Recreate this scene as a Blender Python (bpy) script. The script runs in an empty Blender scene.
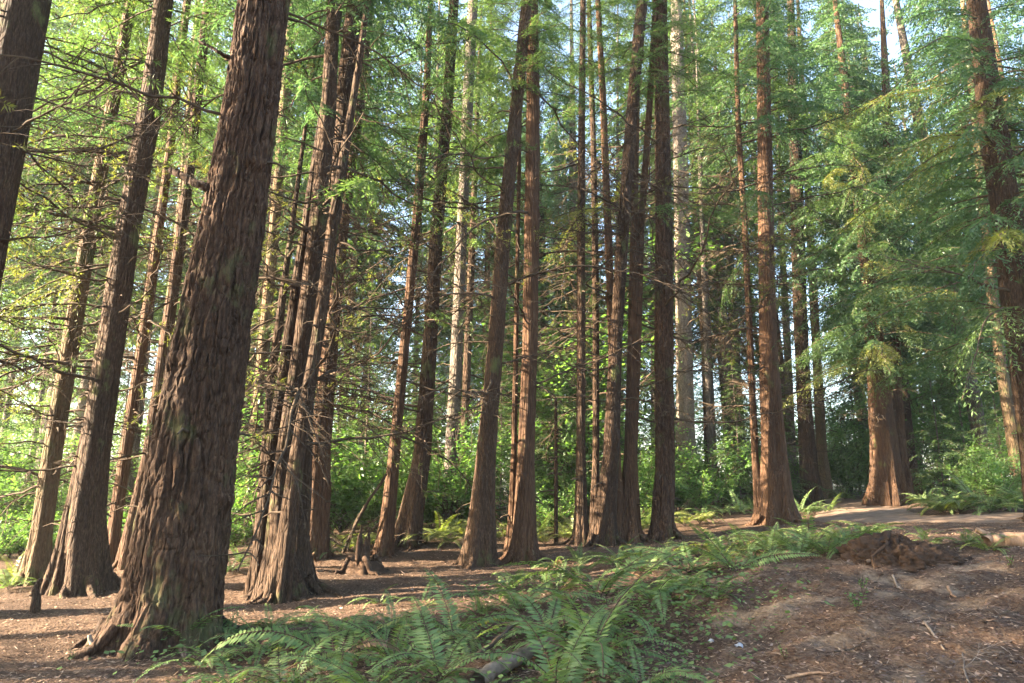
import bpy, math, random
import numpy as np
from mathutils import Vector, Matrix, Euler
R = math.radians
PI = math.pi
C = bpy.context.scene.collection
scn = bpy.context.scene

# ------------------------------------------------------------------ camera, world, sun, exposure
F_PX, CX, CY = 683.0, 512.0, 341.5
PITCH = R(12.4)
CAM_H = 1.6
cam_d = bpy.data.cameras.new('camera')
cam_d.sensor_width = 36.0
cam_d.lens = 36.0 * F_PX / 1024.0
cam_d.clip_end = 2000.0
cam = bpy.data.objects.new('camera', cam_d)
C.objects.link(cam)
cam.location = (0, 0, CAM_H)
cam.rotation_euler = (PI / 2 + PITCH, 0, 0)
scn.camera = cam

SUN_ELEV = R(21)
SUN_AZ = math.atan2(-0.985, -0.15)            # measured from +Y towards +X
to_sun = Vector((math.sin(SUN_AZ) * math.cos(SUN_ELEV), math.cos(SUN_AZ) * math.cos(SUN_ELEV), math.sin(SUN_ELEV)))
world = bpy.data.worlds.new('World')
scn.world = world
world.use_nodes = True
wn = world.node_tree.nodes
wl = world.node_tree.links
bg = wn['Background']
sky = wn.new('ShaderNodeTexSky')
sky.sky_type = 'NISHITA'
sky.sun_disc = False
sky.sun_elevation = SUN_ELEV
sky.sun_rotation = SUN_AZ
sky.dust_density = 2.5
wl.new(sky.outputs['Color'], bg.inputs['Color'])
bg.inputs['Strength'].default_value = 0.066
sun_d = bpy.data.lights.new('sun', 'SUN')
sun_d.energy = 5.0
sun_d.angle = R(0.5)
sun_d.color = (1.0, 0.82, 0.60)
sun = bpy.data.objects.new('sun', sun_d)
C.objects.link(sun)
sun.rotation_euler = (-to_sun).to_track_quat('-Z', 'Y').to_euler()
scn.view_settings.view_transform = 'Standard'
scn.view_settings.look = 'None'
scn.view_settings.gamma = 1.0
scn.view_settings.exposure = 3.9
scn.view_settings.use_curve_mapping = False
cy = scn.cycles
cy.max_bounces = 6
cy.diffuse_bounces = 4
cy.glossy_bounces = 1
cy.transmission_bounces = 4
cy.transparent_max_bounces = 4
cy.volume_bounces = 0
cy.caustics_reflective = False
cy.caustics_refractive = False

# ------------------------------------------------------------------ pixel <-> place
SP, CP = math.sin(PITCH), math.cos(PITCH)
def ray(u, v):
    a, b = (u - CX) / F_PX, -(v - CY) / F_PX
    return np.array((a, CP - SP * b, SP + CP * b))
def at(u, v, Y):
    d = ray(u, v)
    p = d * (Y / d[1])
    p[2] += CAM_H
    return p
def depth_c(p):
    return p[1] * CP + (p[2] - CAM_H) * SP
def project(p):
    zc = depth_c(p)
    up = -p[1] * SP + (p[2] - CAM_H) * CP
    return CX + F_PX * p[0] / zc, CY - F_PX * up / zc

# ------------------------------------------------------------------ noise
def vn2(x, y, seed=0, perx=None):
    xi = np.floor(x).astype(np.int64); yi = np.floor(y).astype(np.int64)
    fx = x - xi; fy = y - yi
    fx = fx * fx * (3 - 2 * fx); fy = fy * fy * (3 - 2 * fy)
    def h(a, b):
        if perx: a = np.mod(a, perx)
        n = (a * 374761393 + b * 668265263 + seed * 974711) & 0x7fffffff
        n = ((n ^ (n >> 13)) * 1274126177) & 0x7fffffff
        n = n ^ (n >> 16)
        return (n & 0xffff) / 65535.0
    return (h(xi, yi) * (1 - fx) + h(xi + 1, yi) * fx) * (1 - fy) + (h(xi, yi + 1) * (1 - fx) + h(xi + 1, yi + 1) * fx) * fy
def fbm(x, y, o=4, seed=0):
    s = 0; a = .5
    for k in range(o):
        s = s + a * (vn2(x * 2 ** k, y * 2 ** k, seed + k * 17) - .5); a *= .5
    return s

# ------------------------------------------------------------------ terrain
CTRL = []
for (u, v, Y) in [
    (0, 683, 6.3), (256, 683, 6.3), (512, 683, 6.0), (700, 683, 5.6), (860, 683, 5.2), (1024, 683, 5.0),
    (860, 620, 6.4), (960, 600, 6.8), (1024, 600, 6.7), (760, 577, 8.2), (850, 560, 8.6), (950, 555, 8.8), (1024, 552, 8.8),
    (800, 535, 12), (900, 533, 12.5), (940, 521, 15), (1024, 522, 15), (850, 510, 24), (960, 508, 18), (1020, 506, 18.5),
    (640, 620, 7.6), (560, 600, 9.5), (600, 575, 11.5), (690, 570, 10), (700, 640, 6.8), (400, 600, 10.4), (300, 640, 8),
    (35, 588, 12.4), (80, 596, 11.6), (108, 572, 15), (165, 640, 8), (280, 597, 11.2), (314, 556, 15), (384, 553, 15.5),
    (406, 546, 16.3), (450, 526, 22), (478, 566, 14.3), (520, 562, 14.8), (581, 547, 16.5), (602, 547, 16.5), (628, 544, 17.3),
    (663, 541, 17.2), (690, 506, 26), (713, 510, 27), (775, 522, 19), (812, 505, 27), (890, 502, 25), (720, 525, 19)]:
    CTRL.append(at(u, v, Y))
for p in [(0, 0, 0), (-6, 0, 0), (6, 0, .25), (-12, 6, 0), (10, 6, .6), (-20, 15, .1), (-16, 26, .3), (-30, 30, .5), (18, 15, 1.2), (25, 30, 1.6),
          (-30, 60, .8), (0, 60, 1.2), (30, 60, 1.8), (-60, 100, 1), (60, 100, 2), (0, 100, 1.5), (-60, 20, 0), (60, 20, 1.6), (0, 38, .9), (-10, -15, 0), (10, -15, 0),
          (-60, -20, 0), (60, -20, .5)]:
    CTRL.append(np.array(p, float))
CTRL = np.array(CTRL)
_k = lambda r: np.where(r > 1e-6, r, 0.0)       # biharmonic-like linear kernel: no overshoot
_n = len(CTRL)
_D = np.hypot(CTRL[:, None, 0] - CTRL[None, :, 0], CTRL[:, None, 1] - CTRL[None, :, 1])
_A = np.zeros((_n + 1, _n + 1))
_A[:_n, :_n] = -np.sqrt(_D ** 2 + .8) ; _A[:_n, :_n] += 0.0 * np.eye(_n)
_A[:_n, _n] = 1; _A[_n, :_n] = 1
_W = np.linalg.solve(_A + np.diag([-.04] * _n + [0]), np.append(CTRL[:, 2], 0))
def ground_base(x, y):
    x = np.asarray(x, float); y = np.asarray(y, float)
    out = np.full(x.shape, _W[_n])
    for i in range(_n):
        out = out - _W[i] * np.sqrt((x - CTRL[i, 0]) ** 2 + (y - CTRL[i, 1]) ** 2 + .8)
    return out
def lump_mask(x, y):         # the bare bank at the right is rougher than the trodden floor
    return np.clip((x + .2 * y - 2.0) / 1.5, 0, 1) * np.clip((9.6 - y) / 1.2, 0, 1)
def ground(x, y):
    x = np.asarray(x, float); y = np.asarray(y, float)
    m = lump_mask(x, y)
    return ground_base(x, y) + fbm(x * .55, y * .55, 3, 3) * .16 + fbm(x * 2.7, y * 2.7, 3, 9) * (.07 + .16 * m) + fbm(x * 9, y * 9, 3, 19) * (.025 + .05 * m)
def gz(x, y):
    return float(ground(np.array([x]), np.array([y]))[0])
def hit(u, v, ymax=90):
    d = ray(u, v); d = d / d[1]
    ys = np.linspace(2.5, ymax, 1800)
    z = CAM_H + d[2] * ys
    g = ground(d[0] * ys, ys)
    i = np.argmax(z < g)
    if z[i] >= g[i]: i = len(ys) - 1
    return np.array((d[0] * ys[i], ys[i], g[i]))

# ------------------------------------------------------------------ mesh helper
def mesh_np(name, verts, quads=None, tris=None, mats=(), qmat=None, tmat=None, smooth=False):
    me = bpy.data.meshes.new(name)
    verts = np.asarray(verts, np.float32).reshape(-1, 3)
    q = np.zeros((0, 4), np.int32) if quads is None else np.asarray(quads, np.int32).reshape(-1, 4)
    t = np.zeros((0, 3), np.int32) if tris is None else np.asarray(tris, np.int32).reshape(-1, 3)
    me.vertices.add(len(verts)); me.vertices.foreach_set('co', verts.ravel())
    nl = q.size + t.size
    me.loops.add(nl); me.loops.foreach_set('vertex_index', np.concatenate((q.ravel(), t.ravel())))
    npoly = len(q) + len(t)
    me.polygons.add(npoly)
    st = np.concatenate((np.arange(len(q)) * 4, q.size + np.arange(len(t)) * 3)).astype(np.int32)
    me.polygons.foreach_set('loop_start', st)
    mi = np.concatenate((np.zeros(len(q), np.int32) if qmat is None else np.broadcast_to(np.asarray(qmat, np.int32), (len(q),)),
                         np.zeros(len(t), np.int32) if tmat is None else np.broadcast_to(np.asarray(tmat, np.int32), (len(t),)))).astype(np.int32)
    for m in mats: me.materials.append(m)
    me.polygons.foreach_set('material_index', mi)
    if smooth: me.polygons.foreach_set('use_smooth', np.ones(npoly, bool))
    me.update(calc_edges=True)
    return me
class MB:
    """collects tubes and leaves with material slots; all quads"""
    def __init__(s): s.v = []; s.q = []; s.m = []; s.n = 0
    def add(s, v, q, m=0):
        v = np.asarray(v, float).reshape(-1, 3); q = np.asarray(q, int).reshape(-1, 4)
        s.v.append(v); s.q.append(q + s.n); s.m.append(np.full(len(q), m)); s.n += len(v)
    def tube(s, path, rad, n=5, m=0, cap=True):
        path = np.asarray(path, float); k = len(path)
        rad = np.broadcast_to(np.asarray(rad, float), (k,))
        T = np.gradient(path, axis=0); T /= np.linalg.norm(T, axis=1)[:, None] + 1e-9
        ref = np.array((0, 0, 1.)) if abs(T[:, 2].mean()) < .8 else np.array((1., 0, 0))
        A = np.cross(T, ref); A /= np.linalg.norm(A, axis=1)[:, None] + 1e-9
        B = np.cross(T, A)
        th = np.arange(n) * 2 * PI / n
        v = path[:, None, :] + rad[:, None, None] * (np.cos(th)[None, :, None] * A[:, None, :] + np.sin(th)[None, :, None] * B[:, None, :])
        i = np.arange(k - 1)[:, None] * n; j = np.arange(n)[None, :]; j2 = (j + 1) % n
        q = np.stack((i + j, i + j2, i + n + j2, i + n + j), -1)
        s.add(v, q, m)
        if cap and n >= 4:
            c0 = s.n
            s.add(np.concatenate((v[-1], path[-1:] + T[-1:] * rad[-1] * .4)), [[a, (a + 1) % n, n, n] for a in range(0)], m) if False else None
            # close the end with a fan of quads
            end = np.concatenate((v[-1], (path[-1] + T[-1] * rad[-1] * .35)[None]))
            if n % 2 == 0: s.add(end, [[a, a + 1, (a + 2) % n, n] for a in range(0, n, 2)], m)
    def mesh(s, name, mats, smooth=False):
        return mesh_np(name, np.concatenate(s.v), np.concatenate(s.q), None, mats, np.concatenate(s.m), None, smooth)
def link(name, me, parent=None, loc=(0, 0, 0), rot=(0, 0, 0), sc=(1, 1, 1)):
    o = bpy.data.objects.new(name, me); C.objects.link(o)
    o.location = loc; o.rotation_euler = rot; o.scale = sc if hasattr(sc, '__len__') else (sc,) * 3
    if parent: o.parent = parent
    return o
def tag(o, label=None, cat=None, group=None, kind=None):
    if label: o['label'] = label
    if cat: o['category'] = cat
    if group: o['group'] = group
    if kind: o['kind'] = kind
    return o

# ------------------------------------------------------------------ materials
def newmat(name):
    m = bpy.data.materials.new(name); m.use_nodes = True
    nt = m.node_tree; nt.nodes.clear()
    out = nt.nodes.new('ShaderNodeOutputMaterial')
    return m, nt, out
def N(nt, t, **kw):
    n = nt.nodes.new(t)
    for k, v in kw.items():
        if k in n.inputs: n.inputs[k].default_value = v
        else: setattr(n, k, v)
    return n
def ramp(nt, stops, src=None):
    r = nt.nodes.new('ShaderNodeValToRGB')
    e = r.color_ramp.elements
    while len(e) < len(stops): e.new(.5)
    for i, (p, c) in enumerate(stops): e[i].position = p; e[i].color = (*c, 1)
    if src is not None: nt.links.new(src, r.inputs[0])
    return r
def mapping(nt, scale):
    tc = nt.nodes.new('ShaderNodeTexCoord')
    mp = nt.nodes.new('ShaderNodeMapping'); mp.inputs['Scale'].default_value = scale
    nt.links.new(tc.outputs['Object'], mp.inputs['Vector'])
    return mp.outputs[0]
def bark(name, dark, mid, light, scale=(9, 9, 1.5), bump=.6, dist=.03, moss=.0, lichen=None):
    m, nt, out = newmat(name); L = nt.links.new
    v = mapping(nt, scale)
    nz = N(nt, 'ShaderNodeTexNoise', Scale=1.2, Detail=4.0); L(v, nz.inputs['Vector'])
    mixv = N(nt, 'ShaderNodeMixRGB'); mixv.blend_type = 'ADD'; mixv.inputs[0].default_value = .55
    L(v, mixv.inputs[1]); L(nz.outputs['Color'], mixv.inputs[2])
    vo = N(nt, 'ShaderNodeTexVoronoi', Scale=1.0); vo.feature = 'DISTANCE_TO_EDGE'
    L(mixv.outputs[0], vo.inputs['Vector'])
    fine = N(nt, 'ShaderNodeTexNoise', Scale=4.5, Detail=6.0, Roughness=.7); L(v, fine.inputs['Vector'])
    big = N(nt, 'ShaderNodeTexNoise', Scale=.9, Detail=3.0); L(mapping(nt, (1.5, 1.5, .5)), big.inputs['Vector'])
    r = ramp(nt, [(.3, dark), (.5, mid), (.72, light)], fine.outputs[0])
    tone = ramp(nt, [(.3, (.62, .62, .62)), (.7, (1.25, 1.2, 1.15))], big.outputs[0])
    mul = N(nt, 'ShaderNodeMixRGB'); mul.blend_type = 'MULTIPLY'; mul.inputs[0].default_value = 1
    L(r.outputs[0], mul.inputs[1]); L(tone.outputs[0], mul.inputs[2])
    col = mul.outputs[0]
    oi = N(nt, 'ShaderNodeObjectInfo')
    hs = N(nt, 'ShaderNodeHueSaturation')
    mr = N(nt, 'ShaderNodeMapRange'); mr.inputs['To Min'].default_value = .8; mr.inputs['To Max'].default_value = 1.2
    L(oi.outputs['Random'], mr.inputs['Value']); L(mr.outputs[0], hs.inputs['Value']); L(col, hs.inputs['Color'])
    col = hs.outputs[0]
    if moss > 0:
        mo = N(nt, 'ShaderNodeTexNoise', Scale=2.3, Detail=5.0, Roughness=.65); L(mapping(nt, (1, 1, .6)), mo.inputs['Vector'])
        mm = ramp(nt, [(.62 - moss, (0, 0, 0)), (.74 - moss, (1, 1, 1))], mo.outputs[0])
        mx = N(nt, 'ShaderNodeMixRGB'); L(mm.outputs[0], mx.inputs[0]); L(col, mx.inputs[1]); mx.inputs[2].default_value = (*(lichen or (.09, .10, .035)), 1)
        col = mx.outputs[0]
    b = N(nt, 'ShaderNodeBsdfPrincipled', Roughness=.9); b.inputs['Specular IOR Level'].default_value = .2
    L(col, b.inputs['Base Color'])
    hm = N(nt, 'ShaderNodeMath'); hm.operation = 'MULTIPLY_ADD'
    vr = ramp(nt, [(0, (0, 0, 0)), (.22, (1, 1, 1))], vo.outputs['Distance'])
    L(fine.outputs[0], hm.inputs[0]); hm.inputs[1].default_value = .7; L(vr.outputs[0], hm.inputs[2])
    bp = N(nt, 'ShaderNodeBump', Strength=min(1, bump * 1.4), Distance=dist * 1.5); L(hm.outputs[0], bp.inputs['Height']); L(bp.outputs[0], b.inputs['Normal'])
    L(b.outputs[0], out.inputs[0])
    return m
def leafmat(name, c0, c1, trans=.4, tcol=None, rough=.5, gloss=.06):
    m, nt, out = newmat(name); L = nt.links.new
    geo = N(nt, 'ShaderNodeNewGeometry'); oi = N(nt, 'ShaderNodeObjectInfo')
    ad = N(nt, 'ShaderNodeMath'); ad.operation = 'MULTIPLY_ADD'; ad.inputs[1].default_value = .6
    m2 = N(nt, 'ShaderNodeMath'); m2.operation = 'MULTIPLY'; m2.inputs[1].default_value = .4
    L(geo.outputs['Random Per Island'], ad.inputs[0]); L(oi.outputs['Random'], m2.inputs[0]); L(m2.outputs[0], ad.inputs[2])
    r = ramp(nt, [(0, c0), (1, c1)], ad.outputs[0])
    d = N(nt, 'ShaderNodeBsdfDiffuse'); L(r.outputs[0], d.inputs[0])
    t = N(nt, 'ShaderNodeBsdfTranslucent')
    if tcol:
        hs = N(nt, 'ShaderNodeMixRGB'); hs.blend_type = 'MULTIPLY'; hs.inputs[0].default_value = 1; L(r.outputs[0], hs.inputs[1]); hs.inputs[2].default_value = (*tcol, 1)
        L(hs.outputs[0], t.inputs[0])
    else: L(r.outputs[0], t.inputs[0])
    mx = N(nt, 'ShaderNodeMixShader'); mx.inputs[0].default_value = trans
    L(d.outputs[0], mx.inputs[1]); L(t.outputs[0], mx.inputs[2])
    g = N(nt, 'ShaderNodeBsdfGlossy', Roughness=rough); g.inputs[0].default_value = (1, 1, 1, 1)
    m3 = N(nt, 'ShaderNodeMixShader'); m3.inputs[0].default_value = gloss
    L(mx.outputs[0], m3.inputs[1]); L(g.outputs[0], m3.inputs[2])
    L(m3.outputs[0], out.inputs[0])
    return m
def plain(name, c0, c1, scale=8, rough=.9, bump=.3, zs=1.0):
    m, nt, out = newmat(name); L = nt.links.new
    nz = N(nt, 'ShaderNodeTexNoise', Scale=scale, Detail=6.0, Roughness=.65); L(mapping(nt, (1, 1, zs)), nz.inputs['Vector'])
    r = ramp(nt, [(.3, c0), (.7, c1)], nz.outputs[0])
    b = N(nt, 'ShaderNodeBsdfPrincipled', Roughness=rough); b.inputs['Specular IOR Level'].default_value = .2
    L(r.outputs[0], b.inputs['Base Color'])
    bp = N(nt, 'ShaderNodeBump', Strength=bump, Distance=.02); L(nz.outputs[0], bp.inputs['Height']); L(bp.outputs[0], b.inputs['Normal'])
    L(b.outputs[0], out.inputs[0])
    return m
M = {}
M['fir'] = bark('fir_bark', (.017, .010, .006), (.056, .032, .019), (.125, .078, .048), (8, 8, 1.7), .9, .035, .06, (.085, .085, .035))
M['dark'] = bark('hemlock_bark', (.016, .0095, .006), (.046, .028, .017), (.11, .070, .042), (13, 13, 2.4), .7, .02, .04)
M['red'] = bark('cedar_bark', (.027, .014, .008), (.078, .043, .024), (.165, .098, .056), (15, 15, .8), .7, .02, .02)
M['mossy'] = bark('mossy_bark', (.05, .033, .02), (.12, .083, .048), (.2, .145, .085), (14, 14, 2.2), .6, .02, .09, (.085, .085, .035))
M['pale'] = bark('pale_bark', (.055, .044, .036), (.12, .10, .083), (.21, .18, .15), (11, 11, 3.0), .6, .02, .02)
M['twig'] = plain('dead_twig', (.036, .025, .017), (.09, .064, .041), 6, .9, .2)
M['fol'] = leafmat('conifer_foliage', (.045, .092, .036), (.112, .17, .062), .5, (1.4, 1.5, .7), .5, .025)
M['fol2'] = leafmat('blue_green_foliage', (.038, .088, .044), (.098, .165, .082), .48, (1.35, 1.5, .8), .5, .025)
M['fol3'] = leafmat('yellowed_foliage', (.10, .13, .035), (.18, .19, .06), .5, (1.4, 1.4, .6), .5, .02)
M['maple'] = leafmat('maple_leaf', (.06, .145, .045), (.145, .235, .072), .58, (1.4, 1.5, .65), .5, .03)
M['fern'] = leafmat('fern_leaf', (.082, .148, .05), (.16, .225, .085), .4, (1.3, 1.35, .65), .5, .02)
M['fern2'] = leafmat('yellow_fern_leaf', (.10, .16, .03), (.2, .22, .05), .4, (1.3, 1.3, .6))
M['wood'] = plain('broken_wood', (.14, .08, .045), (.36, .23, .14), 14, .85, .5, .2)
M['log'] = plain('grey_log', (.10, .075, .055), (.27, .21, .16), 9, .9, .6)
M['mound'] = plain('root_soil', (.022, .014, .009), (.08, .048, .03), 10, 1, 1.0)
M['paper'] = plain('white_paper', (.2, .215, .24), (.3, .32, .35), 30, .7, .1)

def ground_mat():
    m, nt, out = newmat('forest_floor'); L = nt.links.new
    v = mapping(nt, (1, 1, 1))
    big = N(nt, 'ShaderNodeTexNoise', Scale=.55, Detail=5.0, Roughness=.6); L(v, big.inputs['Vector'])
    fine = N(nt, 'ShaderNodeTexNoise', Scale=22.0, Detail=6.0, Roughness=.75); L(v, fine.inputs['Vector'])
    vo = N(nt, 'ShaderNodeTexVoronoi', Scale=38.0); L(v, vo.inputs['Vector'])
    a = ramp(nt, [(.28, (.035, .021, .013)), (.5, (.076, .050, .035)), (.72, (.165, .12, .085))], fine.outputs[0])
    b = ramp(nt, [(.0, (.04, .023, .015)), (.5, (.09, .058, .040)), (1, (.20, .148, .105))], vo.outputs['Color'])
    mx = N(nt, 'ShaderNodeMixRGB'); mx.inputs[0].default_value = .4; L(a.outputs[0], mx.inputs[1]); L(b.outputs[0], mx.inputs[2])
    at_ = N(nt, 'ShaderNodeAttribute'); at_.attribute_name = 'bare'
    md = N(nt, 'ShaderNodeTexNoise', Scale=2.2, Detail=6.0, Roughness=.6); L(v, md.inputs['Vector'])
    mr = ramp(nt, [(.5, (0, 0, 0)), (.68, (1, 1, 1))], md.outputs[0])
    mm = N(nt, 'ShaderNodeMath'); mm.operation = 'MULTIPLY'; L(mr.outputs[0], mm.inputs[0]); L(at_.outputs['Fac'], mm.inputs[1])
    sand = ramp(nt, [(.3, (.17, .13, .09)), (.7, (.32, .25, .18))], fine.outputs[0])
    m2 = N(nt, 'ShaderNodeMixRGB'); L(mm.outputs[0], m2.inputs[0]); L(mx.outputs[0], m2.inputs[1]); L(sand.outputs[0], m2.inputs[2])
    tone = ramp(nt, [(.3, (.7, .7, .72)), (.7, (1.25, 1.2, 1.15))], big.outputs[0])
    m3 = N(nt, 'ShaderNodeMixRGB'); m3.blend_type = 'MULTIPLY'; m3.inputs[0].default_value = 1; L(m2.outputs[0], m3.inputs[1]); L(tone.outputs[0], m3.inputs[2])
    p = N(nt, 'ShaderNodeBsdfPrincipled', Roughness=1.0); p.inputs['Specular IOR Level'].default_value = .1
    L(m3.outputs[0], p.inputs['Base Color'])
    sm = N(nt, 'ShaderNodeMath'); sm.operation = 'MULTIPLY_ADD'; L(vo.outputs['Distance'], sm.inputs[0]); sm.inputs[1].default_value = .6; L(fine.outputs[0], sm.inputs[2])
    bp = N(nt, 'ShaderNodeBump', Strength=.9, Distance=.03); L(sm.outputs[0], bp.inputs['Height']); L(bp.outputs[0], p.inputs['Normal'])
    L(p.outputs[0], out.inputs[0])
    return m
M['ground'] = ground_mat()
M['path'] = plain('path_dirt', (.11, .072, .048), (.24, .17, .12), 3.5, 1, .6)

# ------------------------------------------------------------------ ground and path
def graded(a, b, step, lo, hi, g=1.12):
    xs = list(np.arange(a, b + 1e-6, step))
    s = step; x = a; left = []
    while x > lo: s *= g; x -= s; left.append(x)
    s = step; x = xs[-1]; right = []
    while x < hi: s *= g; x += s; right.append(x)
    return np.array(left[::-1] + xs + right)
gx = graded(-8, 9.5, .06, -160, 160)
gy = graded(4.0, 15.5, .06, -60, 220)
GX, GY = np.meshgrid(gx, gy)
GZ = ground(GX, GY)
nx, ny = len(gx), len(gy)
ii = np.arange(ny - 1)[:, None] * nx + np.arange(nx - 1)[None, :]
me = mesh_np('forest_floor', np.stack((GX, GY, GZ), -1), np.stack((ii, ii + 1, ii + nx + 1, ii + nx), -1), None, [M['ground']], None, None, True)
bare = np.clip(lump_mask(GX, GY) * (.35 + 1.1 * np.exp(-((GY - 8.0 + .05 * GX) / .8) ** 2)) + .1, 0, 1)
atb = me.attributes.new('bare', 'FLOAT', 'POINT'); atb.data.foreach_set('value', bare.ravel().astype(np.float32))
tag(link('forest_floor', me), 'brown needle strewn forest floor rising into a bare bank at right', 'ground', kind='structure')

def ribbon(name, pts, width, lift, mat, seed):
    pts = np.array(pts, float)
    d = np.concatenate(([0], np.cumsum(np.hypot(*np.diff(pts, axis=0).T))))
    s = np.arange(0, d[-1], .2)
    P = np.stack((np.interp(s, d, pts[:, 0]), np.interp(s, d, pts[:, 1])), -1)
    kern = np.ones(15) / 15
    P = np.stack([np.convolve(np.pad(P[:, k], 7, mode='edge'), kern, 'valid') for k in (0, 1)], -1)
    T = np.gradient(P, axis=0); T /= np.linalg.norm(T, axis=1)[:, None]
    Nn = np.stack((-T[:, 1], T[:, 0]), -1)
    w = np.interp(s, d, width)
    m = 17
    a = np.linspace(-1, 1, m)
    wl_ = w * (1 + .5 * fbm(s * .9, s * 0 + 3, 3, seed)); wr = w * (1 + .5 * fbm(s * .9, s * 0 + 8, 3, seed + 1))
    off = np.where(a[None, :] < 0, wl_[:, None], wr[:, None]) * a[None, :]
    X = P[:, None, 0] + Nn[:, None, 0] * off; Y = P[:, None, 1] + Nn[:, None, 1] * off
    Z = ground(X, Y) + lift * (1 - np.abs(a[None, :]) ** 3) - .03 * (np.abs(a[None, :]) > .95)
    i2 = np.arange(len(s) - 1)[:, None] * m + np.arange(m - 1)[None, :]
    return link(name, mesh_np(name, np.stack((X, Y, Z), -1), np.stack((i2, i2 + m, i2 + m + 1, i2 + 1), -1), None, [mat], None, None, True))
tr = [(14.5, 15.2), (11, 15.2), (9.2, 15.4), (8.6, 17), (10, 20.5), (12.3, 25), (13.5, 32)]
ob = ribbon('path', tr, [1.1, 1.2, 1.3, 1.2, 1.2, 1.2, 1.0], .035, M['path'], 5)
tag(ob, 'pale trodden dirt path curving away at right', 'path', kind='structure')
# ------------------------------------------------------------------ branches and foliage prototypes
def needle_quads(base, dirs, L, W, up):
    """rhombic leaves: base (n,3), dirs (n,3), L/W (n,)"""
    side = np.cross(dirs, up); side /= np.linalg.norm(side, axis=1)[:, None] + 1e-9
    mid = base + dirs * (L * .45)[:, None]
    tip = base + dirs * L[:, None]
    v = np.stack((base, mid + side * W[:, None] * .5, tip, mid - side * W[:, None] * .5), 1)
    return v.reshape(-1, 3), np.arange(len(base) * 4).reshape(-1, 4)
def unit(a): return a / (np.linalg.norm(a, axis=-1, keepdims=True) + 1e-9)
def spray(rng, L, rise, droop, ntw, twl, leafL, leafW, spacing, hang=.5, start=.15, side_ang=58, wood=.010):
    """one green bough along +x: returns (leaf verts, leaf quads, path, radii)"""
    s = np.linspace(0, 1, 9)
    wob = np.cumsum(rng.normal(0, .02 * L, 9)); wob -= wob[0]
    path = np.stack((L * s, wob, rise * L * s - droop * L * s ** 2), -1)
    rad = wood * L ** .5 * (1 - .85 * s) + .003
    B, D, LL, WW = [], [], [], []
    for i in range(ntw):
        si = start + (1 - start) * (i + rng.random()) / ntw
        p = np.array([np.interp(si, s, path[:, k]) for k in range(3)])
        t = unit(np.array([np.interp(min(1, si + .05), s, path[:, k]) for k in range(3)]) - np.array([np.interp(si - .05, s, path[:, k]) for k in range(3)]))
        sd = 1 if i % 2 else -1
        a = R(side_ang + rng.normal(0, 12)) * (1 - .35 * si)
        d = t * math.cos(a) + np.array((0, sd, 0)) * math.sin(a) + np.array((0, 0, rng.normal(0, .15)))
        d = unit(d)
        ln = twl * L * (1.02 - .8 * si) * rng.uniform(.6, 1.25)
        m = max(4, int(ln / spacing))
        q = (np.arange(m) + rng.random(m)) / m
        pos = p + d * (q * ln)[:, None] + np.array((0, 0, -1)) * (hang * ln * q ** 2)[:, None]
        tw = unit(d + np.array((0, 0, -1)) * (2 * hang * q)[:, None])
        sg = np.where(np.arange(m) % 2 == 0, 1, -1)[:, None]
        sidev = unit(np.cross(tw, np.array((0, 0, 1.))))
        dd = unit(tw * rng.uniform(.35, 1.0, (m, 1)) + sidev * sg * rng.uniform(.4, 1.0, (m, 1)) + rng.normal(0, .25, (m, 3)))
        B.append(pos); D.append(dd)
        LL.append(leafL * rng.uniform(.6, 1.3, m) * (1.1 - .4 * q)); WW.append(leafW * rng.uniform(.7, 1.3, m))
    B = np.concatenate(B); D = np.concatenate(D)
    up = unit(np.array((0, 0, 1.)) + rng.normal(0, .45, B.shape))
    v, q = needle_quads(B, D, np.concatenate(LL), np.concatenate(WW), up)
    return v, q, path, rad
def rotz(v, a):
    c, s_ = math.cos(a), math.sin(a)
    return np.stack((v[:, 0] * c - v[:, 1] * s_, v[:, 0] * s_ + v[:, 1] * c, v[:, 2]), -1)
def make_crown(name, seed, height, nb, lenf, rise, droop, fol, leafL=.10, leafW=.03, ntw=26, twl=.30, spacing=.05, hang=.5, kinds=9, skip=.0):
    rng = np.random.default_rng(seed)
    kit = [spray(rng, 1.0 * 3, rng.uniform(*rise), rng.uniform(*droop), ntw, twl * rng.uniform(.8, 1.2), leafL, leafW, spacing, hang * rng.uniform(.6, 1.4)) for _ in range(kinds)]
    mb = MB()
    for i in range(nb):
        h = (i + rng.random()) / nb
        if rng.random() < skip: continue
        ln = lenf(h) * rng.uniform(.7, 1.15)
        if ln < .15: continue
        v, q, path, rad = kit[rng.integers(kinds)]
        k = ln / 3
        az = i * 2.39996 + rng.normal(0, .5)
        tilt = np.array((1, 1, 1.0))
        off = np.array((0, 0, h * height))
        # shrink boughs, keep leaf size: scale positions of whole leaf about its base
        vb = v.reshape(-1, 4, 3); base = vb[:, :1]
        kk = max(.55, k)
        lv = (base * k + (vb - base) * kk ** .5).reshape(-1, 3)
        if k < .6:
            keep = rng.random(len(vb)) < max(.35, k * 1.4)
            lv = lv.reshape(-1, 4, 3)[keep].reshape(-1, 3)
            qq = np.arange(len(lv)).reshape(-1, 4)
        else: qq = q
        mb.add(rotz(lv, az) + off, qq, 0)
        mb.tube(rotz(path * k, az) + off, rad * k + .002, 3, 1, False)
    return mb.mesh(name, [fol, M['twig']])
cone = lambda a, b, p=1.0: (lambda h: b + (a - b) * (1 - h) ** p)
def rounded(a, lo):
    return lambda h: a * (lo + (1 - lo) * min(1, h * 5)) * (1 - h) ** .7 + .2
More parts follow.
